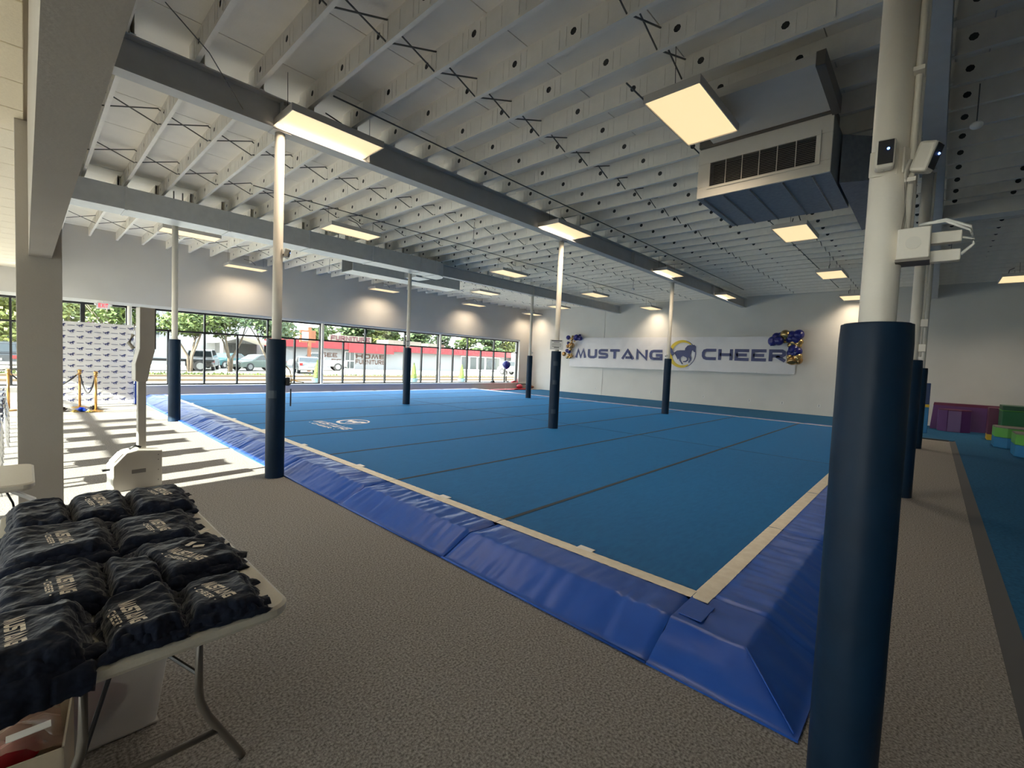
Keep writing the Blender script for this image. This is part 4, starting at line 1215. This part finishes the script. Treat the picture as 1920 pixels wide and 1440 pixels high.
# ---- corner pile by the windows ----------------------------------------------------------------
e = thing('balloon_on_weight', 'large navy balloon floating above a brass weight stand in the corner', 'balloon', (18.85, 18.0, 0))
MB().lathe([(.02,-1.18),(.12,-1.12),(.45,-.92),(.80,-.58),(.97,-.15),(1.0,.12),(.92,.45),(.70,.74),(.38,.94),(.02,1.0)], 22).xf(T(0, 0, 1.46) @ Matrix.Scale(.235, 4)).build('skin', 'balloon_blue', e, smooth=True)
MB().tube([(0, 0, 1.2), (.01, 0, .5), (0, 0, .05)], .006, 6).build('string', 'trim', e)
MB().tube([(.02, 0, 1.12), (.06, 0, .95), (.05, .02, .75), (.03, 0, .5)], .035, 8).build('tassel', 'bark', e, smooth=True)
MB().lathe([(.12, 0), (.12, .03), (.03, .06)], 16).build('weight', 'brass', e)
e = thing('floor_cover', 'crumpled red sheet spread in the corner by the windows', 'sheet', (19.2, 17.95, 0))
MB().grid(24, 10, lambda u, v: ((u-.5)*3.4, (v-.5)*.55, .05+.05*noise.noise(Vector((u*6, v*4, 2)))+.03*abs(noise.noise(Vector((u*14, v*9, 4)))))).build('sheet', 'red', e, smooth=True)
for i, (x, y, s, m, lab) in enumerate(((20.0, 17.95, .16, 'red', 'red cushioned lump on the corner pile'), (20.52, 17.72, .14, 'maroon', 'dark red lump on the corner pile'), (21.0, 17.85, .11, 'orange', 'orange lump at the wall end of the corner pile'))):
    o = MB().ball((0, 0, 0), s*1.5, s, s*.8); o.v = [(p[0]+.03*noise.noise(Vector(p)*9+Vector((i, 0, 0))), p[1], p[2]+.03*noise.noise(Vector(p)*11)) for p in o.v]
    tag(o.build('fabric_lump', m, loc=(x, y, .08+s*.8), smooth=True), lab, 'fabric lump')
for x, lab, m, s in ((18.25, 'small dark box on the window ledge near the balloon', 'dark', (.22, .12, .14)), (19.5, 'small grey figurine block on the ledge', 'greyblock', (.10, .08, .12)), (20.0, 'low red toy roof on the ledge corner', 'red', (.30, .12, .12))):
    e = thing('ledge_item', lab, 'ornament', (x, YW+.04, .405))
    w, d, h = s
    MB().box(-w/2, -d/2, 0, w/2, d/2, h*.6).build('body', m, e, bevel=.008)
    MB().prism_y([(-w/2, h*.6), (w/2, h*.6), (w*.1, h)], -d/2, d/2).build('top', m, e)
e = thing('traffic_cone', 'tiny red cone on the ledge corner', 'cone', (20.32, YW+.02, .405))
MB().lathe([(.045, .008), (.012, .22), (.004, .23)], 12).build('cone', 'red', e); MB().box(-.06, -.06, 0, .06, .06, .008).build('base', 'red', e)
e = thing('low_trolley', 'low dark trolley frame on the corner pile', 'trolley', (20.55, 18.20, 0))
MB().box(-.45, -.09, .30, .45, .09, .33).build('deck', 'dark', e)
for x in (-.4, .4):
    MB().box(x-.015, -.08, .02, x+.015, .08, .30).build('leg', 'dark', e)

# ================================================================= FOAM BLOCKS (gym side)
GZ = .0315
e = thing('foam_post', 'tall blue foam post with a yellow band', 'foam block', (18.5, .15, GZ))
MB().box(-.12, -.10, 0, .12, .12, .78).build('lower_block', 'block_blue', e, bevel=.015)
MB().box(-.125, -.105, .78, .125, .125, .86).build('band', 'yellow', e)
MB().box(-.12, -.10, .86, .12, .12, 1.50).build('upper_block', 'block_navy', e, bevel=.015)
e = thing('foam_octagon', 'purple foam octagon roller of alternating purple panels', 'foam block', (20.1, -.55, GZ))
oc = [(.40*math.cos(math.radians(22.5+45*k)), .40*math.sin(math.radians(22.5+45*k))) for k in range(8)]
MB().prism(oc, 0, .66).build('core', 'purple', e)
for k in range(8):
    a = math.radians(45*k+45); m = MB().box(.372, -.145, .01, .382, .145, .65).xf(Matrix.Rotation(a, 4, 'Z'))
    m.build('side_panel', 'purple_light' if k % 2 else 'purple', e)
MB().prism([(x*1.02, y*1.02) for x, y in oc], .66, .69).build('top_edge', 'maroon', e)
e = thing('foam_trapezoid', 'long dark purple foam vault box with maroon top edge', 'foam block', (20.75, -.75, GZ))
MB().hexa([(-.25, -1.05, 0), (.25, -1.05, 0), (.25, .75, 0), (-.25, .75, 0), (-.2, -1.0, .78), (.2, -1.0, .78), (.2, .7, .78), (-.2, .7, .78)]).build('body', 'purple', e)
MB().hexa([(-.205, -1.005, .78), (.205, -1.005, .78), (.205, .705, .78), (-.205, .705, .78), (-.19, -.99, .86), (.19, -.99, .86), (.19, .69, .86), (-.19, .69, .86)]).build('top_cushion', 'maroon', e)
e = thing('foam_trapezoid', 'maroon foam block with a yellow corner beside the green box', 'foam block', (18.5, -1.30, GZ))
MB().box(-.25, -.16, .16, .25, .12, .90).build('body', 'maroon', e, bevel=.01); MB().box(-.25, -.16, 0, .25, .12, .16).build('yellow_foot', 'yellow', e, bevel=.01)
e = thing('foam_box', 'big green foam box with paler top seam', 'foam block', (17.6, -2.35, GZ))
MB().box(-.4, -1.0, 0, .4, 1.0, .88).build('body', 'green', e, bevel=.015); MB().box(-.41, -1.01, .88, .41, 1.01, .90).build('seam', 'lime', e); MB().box(-.4, -1.0, .90, .4, 1.0, 1.02).build('lid', 'green_dk', e, bevel=.012)
def step_block(loc, label):
    e = thing('foam_steps', label, 'foam block', loc)
    pl = [(-.45, -.35), (.35, -.35), (.45, -.2), (.45, .35), (-.25, .35), (-.45, .15)]
    MB().prism(pl, 0, .26).build('blue_tier', 'block_blue', e, bevel=.01)
    MB().prism([(x*1.01, y*1.01) for x, y in pl], .26, .49).build('lime_tier', 'lime', e, bevel=.01)
    MB().prism([(x*1.0, y*1.0) for x, y in pl], .49, .51).build('grey_top', 'greyblock', e)
step_block((16.75, -1.55, GZ), 'two-tone lime and blue foam step beside the green box')
step_block((15.1, -1.75, GZ), 'two-tone lime and blue foam step standing clear of the green box')

# ================================================================= OUTSIDE
GO = -.10
gr = MB().box(-60, YW+.36, GO-.3, 130, 110, GO); gr.box(-60, -20, GO-.3, XL-.31, YW+.36, GO)
struct('ground', gr, 'lot', 'pale parking lot outside')
struct('ground_walk', MB().box(-30, YW+.36, GO, 90, 24.5, GO+.02), 'walk', 'pale concrete walk')
struct('ground_road', MB().box(-60, 29.5, GO, 130, 33.0, GO+.015), 'asphalt', 'grey road')
for y0, y1 in ((28.9, 29.3), (33.2, 33.6)): struct('ground_kerb', MB().box(-60, y0, GO, 130, y1, GO+.12), 'kerb', 'tan kerb')
def turf(name, x0, y0, x1, y1, label, n):
    rr = random.Random(n); mb = MB()
    mb.box(x0, y0, GO, x1, y1, GO+.03)
    k = int((x1-x0)*(y1-y0)*14)
    for i in range(min(k, 2600)):
        x = rr.uniform(x0, x1); y = rr.uniform(y0, y1); h = rr.uniform(.06, .20); a = rr.uniform(0, PI); c, s = .06*math.cos(a), .06*math.sin(a)
        mb.add([(x-c, y-s, GO+.02), (x+c, y+s, GO+.02), (x+rr.uniform(-.04, .04), y, GO+h)], [(0, 1, 2)])
    return tag(mb.build(name, 'grass'), label, 'grass', kind='stuff')
turf('grass_strip', -14, 34.4, 13.5, 37.6, 'green verge under the crape myrtles', 1)
turf('grass_strip', 15, 35.0, 30, 36.6, 'sunny thin verge before the furniture shop', 2)
turf('grass_strip', 30, 34.6, 46, 36.2, 'sunny thin verge past the furniture shop', 3)

# red and white shop
YF = 52.4
sh = thing('furniture_shop', 'long white shop with red fascia and furniture lettering', 'building', (0, YF, GO))
MB().box(19.4, 0, 0, 64, 14, 2.45).build('wall', 'ext_white', sh)
MB().box(19.0, -.9, 2.40, 64.3, 14, 3.32).build('fascia', 'ext_red', sh)
MB().box(26.5, -1.05, 2.05, 32.6, -.86, 3.34).build('fascia_drop', 'ext_red', sh)
MB().box(19.0, 1.5, 3.32, 64.3, 14, 3.42).build('roof', 'ext_white', sh)
MB().box(33.6, 2, 3.42, 39, 5, 4.0).build('roof_unit', 'ext_tan', sh); MB().box(40.2, 2, 3.42, 41.8, 3.6, 3.9).build('roof_unit', 'ext_tan', sh); MB().box(42.2, 2, 3.42, 43.2, 3, 3.85).build('roof_unit', 'sign_brown', sh)
MB().box(24.2, -.6, 3.32, 29.6, -.5, 4.05).build('roof_sign', 'ext_tan', sh)
def face(s, h, w, x, z, y=-.012, m='sign_brown', t=.24):
    return text(s, h, w, t=t).xf(T(x, y, z) @ Matrix.Rotation(PI/2, 4, 'X')).build('lettering', m, sh)
face('FURNITURE', .55, 5.0, 24.4, 3.40, -.62, 'sign_maroon')
face('SEE', .50, 1.9, 23.6, 1.40); face('EE', .45, 1.2, 24.8, .75)
face('HOME', .56, 4.1, 27.9, 1.36); face('FURNITURE', .56, 4.15, 27.85, .66)
def shopdoor(x, w, h, n, parent):
    d = MB().box(x, -.06, 0, x+w, .02, h).build('door_frame', 'white', parent)
    for k in range(n):
        a = x+.06+(w-.06)*k/n; b = x+(w-.06)*(k+1)/n
        MB().box(a, -.075, .10, b, -.055, h*.45).build('pane', 'ext_glass', d); MB().box(a, -.075, h*.5, b, -.055, h-.08).build('pane', 'ext_glass', d)
shopdoor(26.45, 1.25, 2.15, 2, sh)
for k in range(5):
    w = MB().box(44.9+1.7*k, -.05, .1, 46.45+1.7*k, .02, 2.3).build('window_frame', 'white', sh)
    MB().box(45.0+1.7*k, -.065, .3, 46.35+1.7*k, -.045, 2.2).build('pane', 'ext_glass', w)
MB().box(55.0, -2.6, 0, 56.7, -.95, 3.35).build('entrance_block', 'white', sh)
# white metal building with canopy
wb_ = thing('metal_building', 'pale metal building with a peaked entrance canopy', 'building', (0, 57.0, GO))
for k in range(13):
    MB().box(6.2+.98*k, -.03*(k % 2), 0, 7.17+.98*k, 8, 5.6).build('wall_panel', 'ext_white', wb_)
MB().box(6.0, -.2, 5.6, 19.2, 8, 5.8).build('roof', 'ext_grey', wb_)
for a, z in ((8.2, 3.0), (11.6, 3.2)):
    w = MB().box(a, -.08, z, a+1.0, .02, z+.8).build('window', 'ext_dark', wb_); MB().box(a+.08, -.10, z+.08, a+.92, -.075, z+.72).build('pane', 'ext_glass', w)
cp = MB().prism_y([(13.2, 2.45), (15.6, 3.25), (18.2, 2.45), (18.2, 2.6), (15.6, 3.42), (13.2, 2.6)], -5.0, -.1); cp.build('canopy', 'white', wb_)
MB().box(15.2, -.10, 0, 18.1, .02, 2.5).build('dark_entrance', 'ext_dark', wb_)
for x in (13.4, 18.0): MB().box(x-.1, -4.9, 0, x+.1, -4.7, 2.5).build('canopy_post', 'white', wb_)
db = thing('dark_shop', 'dark fronted low shop with a pink marked sign band behind the trees', 'building', (0, 58.5, GO))
MB().box(-3.5, 0, 0, 6.0, 8, 3.9).build('wall', 'ext_grey', db)
MB().box(-3.6, -.3, 3.0, 6.1, 0, 4.3).build('sign_band', 'white', db)
for x in (-2.8, .2, 3.2):
    w = MB().box(x, -.06, .2, x+2.5, .02, 2.7).build('window', 'ext_dark', db); MB().box(x+.1, -.09, .35, x+2.4, -.05, 2.6).build('pane', 'ext_glass', w)
for k, w in enumerate((.5, .35, .42, .5, .3, .45)): MB().box(2.1+.62*k, -.33, 3.4, 2.1+.62*k+w, -.30, 3.75+.1*(k % 2)).build('sign_shape', 'sign_purple', db)
fb = thing('far_grey_building', 'long low pale grey building beyond the left trees', 'building', (0, 62, GO))
MB().box(-24, 0, 0, -4.2, 5, 5.2).build('wall', 'ext_white', fb); MB().box(-24.2, -.2, 5.0, -4.0, 5, 5.5).build('parapet', 'ext_grey', fb)
for k in range(6):
    w = MB().box(-22.5+3*k, -.06, .8, -20.8+3*k, .02, 2.8).build('window', 'ext_dark', fb); MB().box(-22.4+3*k, -.09, .9, -20.9+3*k, -.05, 2.7).build('pane', 'ext_glass', w)
# pole sign
ps = thing('pole_sign', 'orange post sign with a small square frame board before the red shop', 'sign', (18.4, 43.5, GO))
MB().box(-.13, -.13, 0, .13, .13, 6.2).build('post', 'orange', ps); MB().box(-.9, -.1, 2.75, .55, .1, 3.9).build('board_frame', 'orange', ps)
MB().box(-.75, -.12, 2.9, .0, -.09, 3.75).build('board', 'ext_white', ps); MB().box(-1.0, -.1, 5.0, 1.6, .1, 5.2).build('arm', 'orange', ps)
for z, w in ((4.2, 1.4), (5.2, 1.6)): MB().box(-.7, -.16, z, w-.7, -.1, z+.62).build('sign_panel', 'white', ps)

# ---- trees ------------------------------------------------------------------------
def crown(mb, blobs, n, s, rr):
    for (cx, cy, cz, rx, ry, rz) in blobs:
        for i in range(n):
            while True:
                p = Vector((rr.uniform(-1, 1), rr.uniform(-1, 1), rr.uniform(-1, 1)))
                if .25 < p.length < 1: break
            p = Vector((cx+p.x*rx, cy+p.y*ry, cz+p.z*rz))
            a = Vector((rr.uniform(-1, 1), rr.uniform(-1, 1), rr.uniform(-1, 1))).normalized(); b = a.orthogonal().normalized()
            k = s*rr.uniform(.6, 1.3)
            mb.add([p-a*k, p+b*k*.55, p+a*k, p-b*k*.55], [(0, 1, 2, 3)])
def tree(loc, h, r, leaf, label, seed, nb=7, n=170, s=.17, multi=3, group=None, low=.45):
    rr = random.Random(seed)
    e = thing('tree', label, 'tree', loc, 0, group)
    tr = MB()
    for k in range(multi):
        a = 2*PI*k/multi+seed; sp = r*.42 if multi > 1 else .05
        tr.tube([(math.cos(a)*.08, math.sin(a)*.08, 0), (math.cos(a)*.16, math.sin(a)*.16, h*.2), (math.cos(a)*sp*.7, math.sin(a)*sp*.7, h*.45), (math.cos(a)*sp, math.sin(a)*sp, h*.72)], [.11, .09, .06, .03], 7)
        for q in range(2):
            b = a+rr.uniform(-1, 1); tr.tube([(math.cos(a)*sp*.6, math.sin(a)*sp*.6, h*.42), (math.cos(b)*r*.7, math.sin(b)*r*.7, h*.75)], [.04, .015], 5)
    tr.build('trunk', 'bark', e, smooth=True)
    bl = []
    for k in range(nb):
        a = rr.uniform(0, 2*PI); d = r*rr.uniform(0, .65); zz = h*rr.uniform(low+.12, .88)
        bl.append((math.cos(a)*d, math.sin(a)*d, zz, r*rr.uniform(.38, .6), r*rr.uniform(.38, .6), h*rr.uniform(.10, .17)))
    c = MB(); crown(c, bl, n, s, rr); c.build('crown', leaf, e)
    return e
tree((8.4, 40.6, GO), 5.8, 3.1, 'leaf_a', 'crape myrtle with pale trunks beside the white car', 1, 10, 240)
tree((11.2, 41.3, GO), 5.6, 2.7, 'leaf_a', 'crape myrtle standing between white car and canopy', 2, 9, 220)
tree((13.3, 38.9, GO), 5.4, 2.4, 'leaf_b', 'slim crape myrtle before the sage sedan', 3, 8, 160)
tree((4.6, 43.0, GO), 6.0, 2.6, 'leaf_a', 'leafy tree at the dark truck', 4, 9, 200)
tree((-.6, 47.5, GO), 8.0, 3.2, 'leaf_c', 'bright yellow green tree above the parked cars', 5, 11, 260, .2, low=.2)
tree((3.0, 50.0, GO), 7.5, 2.8, 'leaf_c', 'yellow green tree beyond the exit sign', 6, 9, 200, .2, low=.25)
rt = random.Random(5)
leafs = ('leaf_b', 'leaf_a', 'leaf_b', 'leaf_c')
for k in range(30):
    x = -18+4.1*k+rt.uniform(-1.2, 1.2); y = 75+rt.uniform(-2, 9); h = rt.uniform(7.6, 11.0)
    tree((x, y, GO), h, h*.46, leafs[k % 4], 'leafy background tree in the line beyond the shops', 20+k, 11, 170, .45, 1, 'background tree line', low=.12)
cp2 = thing('added_sun_canopy', 'added flat white canopy shading the extra end wall windows', 'canopy', (0, 0, GO))  # unseen canopy, added to keep direct sun out of the two extra windows
MB().box(-10.6, -6.3, 3.15, XL-.32, 4.85, 3.40).build('added_canopy_slab', 'trim', cp2)
for y in (-6.0, -.8, 4.4): MB().box(-10.4, y-.12, 0, -10.16, y+.12, 3.15).build('post', 'trim', cp2)
# trees outside the sunny end wall, throwing branch shadows
for k, (x, y, h) in enumerate(((-10.5, 7.6, 4.0), (-12.5, 14.5, 4.6))):
    tree((x, y, GO), h, 1.2, 'leaf_a', 'small street tree outside the sunny end wall', 70+k, 5, 60, .13, 2, 'street trees at the sunny end')
# clipped cones in pots outside the windows
for x in (11.48, 18.11, 22.40):
    e = thing('topiary_pot', 'clipped cone shrub in a blue pot just outside the windows', 'plant', (x, 26.0, GO), 0, 'cone shrubs outside')
    MB().lathe([(.22, 0), (.30, .28), (.33, .30), (.33, .34), (.26, .34)], 16).build('pot', 'planter', e, smooth=False)
    c = MB(); rr = random.Random(int(x*10))
    c.lathe([(.05, .3), (.20, .36), (.17, .7), (.09, 1.15), (.01, 1.36)], 12)
    for i in range(420):
        t = rr.random(); a = rr.uniform(0, 2*PI); rad = .24*(1-t)+.02; p = Vector((rad*math.cos(a), rad*math.sin(a), .34+1.05*t))
        d = Vector((rr.uniform(-1, 1), rr.uniform(-1, 1), rr.uniform(-.3, 1))).normalized()*.045; b = d.orthogonal().normalized()*.02
        c.add([p-b, p+b, p+d], [(0, 1, 2)])
    c.build('clipped_leaves', 'topiary', e)

# ---- vehicles -----------------------------------------------------------------------
def vehicle(kind, loc, rz, paint, label):
    e = thing({'suv': 'sport_utility_car', 'sedan': 'sedan_car', 'pickup': 'pickup_truck', 'flatbed': 'flatbed_truck'}[kind], label, 'truck' if kind in ('pickup', 'flatbed') else 'car', loc, rz)
    L, Wd = {'suv': (4.6, 1.86), 'sedan': (4.7, 1.82), 'pickup': (5.6, 1.95), 'flatbed': (6.6, 2.1)}[kind]
    h = L/2; w = Wd/2
    if kind == 'suv':
        low = [(-h, .42), (-h+.05, .95), (-h+.15, 1.02), (h-1.3, 1.02), (h-.25, .90), (h, .62), (h-.02, .35), (-h+.05, .32)]; cab = [(-h+.12, 1.02), (-h+.45, 1.62), (-h+.8, 1.70), (.35, 1.68), (1.15, 1.02)]
    elif kind == 'sedan':
        low = [(-h, .45), (-h+.04, .86), (-h+.9, .95), (h-1.35, .93), (h-.3, .80), (h, .58), (h-.02, .33), (-h+.05, .30)]; cab = [(-h+.75, .94), (-h+1.45, 1.40), (-.2, 1.45), (.35, 1.40), (1.15, .93)]
    elif kind == 'pickup':
        low = [(-h, .55), (-h, 1.08), (h-1.4, 1.10), (h-.2, 1.02), (h, .75), (h, .45), (-h, .45)]; cab = [(-.55, 1.09), (-.45, 1.80), (.75, 1.82), (1.45, 1.09)]
    else:
        low = [(-h, .75), (-h, .95), (.9, .95), (.9, 1.15), (h-.5, 1.15), (h, .95), (h, .5), (.8, .5), (.8, .75)]; cab = [(1.0, 1.14), (1.0, 2.0), (2.2, 2.0), (2.75, 1.14)]
    b = MB().prism_y(low, -w, w).build('body', paint, e, bevel=.05)
    n = len(cab); c = MB()
    zc0 = cab[0][1]; v = []
    for s in (-1, 1):
        for x, z in cab: v.append((x, s*(w-.03-.22*(z-zc0)), z))
    c.add(v, [tuple(range(n))[::-1], tuple(range(n, 2*n))]+[((i+1) % n, i, n+i, n+(i+1) % n)[::-1] for i in range(n)])
    cb = c.build('cabin', paint, e, bevel=.03)
    # glass on the sides, front and back
    def inset(f):
        cx = sum(p[0] for p in cab)/n; cz = sum(p[1] for p in cab)/n
        return [(cx+(x-cx)*f, cz+(z-cz)*f+.01) for x, z in cab]
    for s in (-1, 1):
        q = inset(.84); g = MB(); g.add([(x, s*(w-.03-.22*(z-zc0)+.008), z) for x, z in q], [tuple(range(n))]); g.build('side_glass', 'car_glass', cb)
    for (a, b2, off) in ((cab[-2], cab[-1], .012), (cab[0], cab[1], -.012)):
        p0 = (a[0]+(b2[0]-a[0])*.14, a[1]+(b2[1]-a[1])*.14); p1 = (a[0]+(b2[0]-a[0])*.86, a[1]+(b2[1]-a[1])*.86)
        ww = lambda z: w-.10-.22*(z-zc0)
        g = MB(); g.add([(p0[0]+off, -ww(p0[1]), p0[1]+.006), (p0[0]+off, ww(p0[1]), p0[1]+.006), (p1[0]+off, ww(p1[1]), p1[1]+.006), (p1[0]+off, -ww(p1[1]), p1[1]+.006)], [(0, 1, 2, 3)]); g.build('windscreen', 'car_glass', cb)
    r = .36 if kind in ('suv', 'sedan') else .42
    for x in (-h+.95, h-.95):
        for s in (-1, 1):
            m = T(x, s*(w-.10), r) @ Matrix.Rotation(PI/2, 4, 'X')
            wh = MB().lathe([(r*.65, -.12), (r*.98, -.10), (r, -.05), (r, .05), (r*.98, .10), (r*.65, .12)], 20).xf(m).build('wheel', 'tyre', e, smooth=False)
            MB().lathe([(r*.6, -.13), (r*.62, 0), (r*.6, .13)], 14).xf(m).build('hub', 'hub', wh)
    for s in (-1, 1):
        MB().box(-h-.015, s*(w-.16)-.12, .72, -h+.10, s*(w-.16)+.12, .90).build('tail_lamp', 'tail', e)
        MB().box(h-.22, s*(w-.2)-.14, .66, h-.02, s*(w-.2)+.14, .80).build('head_lamp', 'lamp_clear', e)
    MB().box(-h-.03, -w+.05, .36, -h+.08, w-.05, .54).build('bumper', 'greyblock', e, bevel=.02)
    MB().box(-h-.02, -.26, .60, -h+.02, .26, .74).build('number_plate', 'lamp_clear', e)
    return e
vehicle('suv', (10.2, 44.8, GO), math.radians(70), 'car_white', 'white sport utility car parked behind the crape myrtles')
vehicle('sedan', (14.2, 44.3, GO), math.radians(200), 'car_sage', 'pale sage sedan under the entrance canopy')
vehicle('sedan', (13.2, 49.5, GO), math.radians(215), 'car_teal', 'teal sedan behind the sage sedan')
vehicle('sedan', (16.9, 40.4, GO), math.radians(75), 'car_silver', 'silver blue car seen from behind at the pole sign')
vehicle('pickup', (21.0, 47.5, GO), math.radians(165), 'car_white', 'white pickup truck before the red shop')
vehicle('suv', (4.9, 49.0, GO), math.radians(80), 'car_gold', 'tan grey car behind the flatbed truck')
vehicle('flatbed', (6.8, 42.2, GO), math.radians(180), 'car_black', 'black flatbed truck by the dark shop')
vehicle('suv', (-.75, 41.6, GO), math.radians(80), 'car_black', 'dark sport utility car beyond the pillar')
vehicle('sedan', (-1.2, 52.0, GO), math.radians(185), 'car_teal', 'teal car parked far behind the dark one')
vehicle('pickup', (44.0, 40.0, GO), math.radians(90), 'car_white', 'white service truck at the corner window')
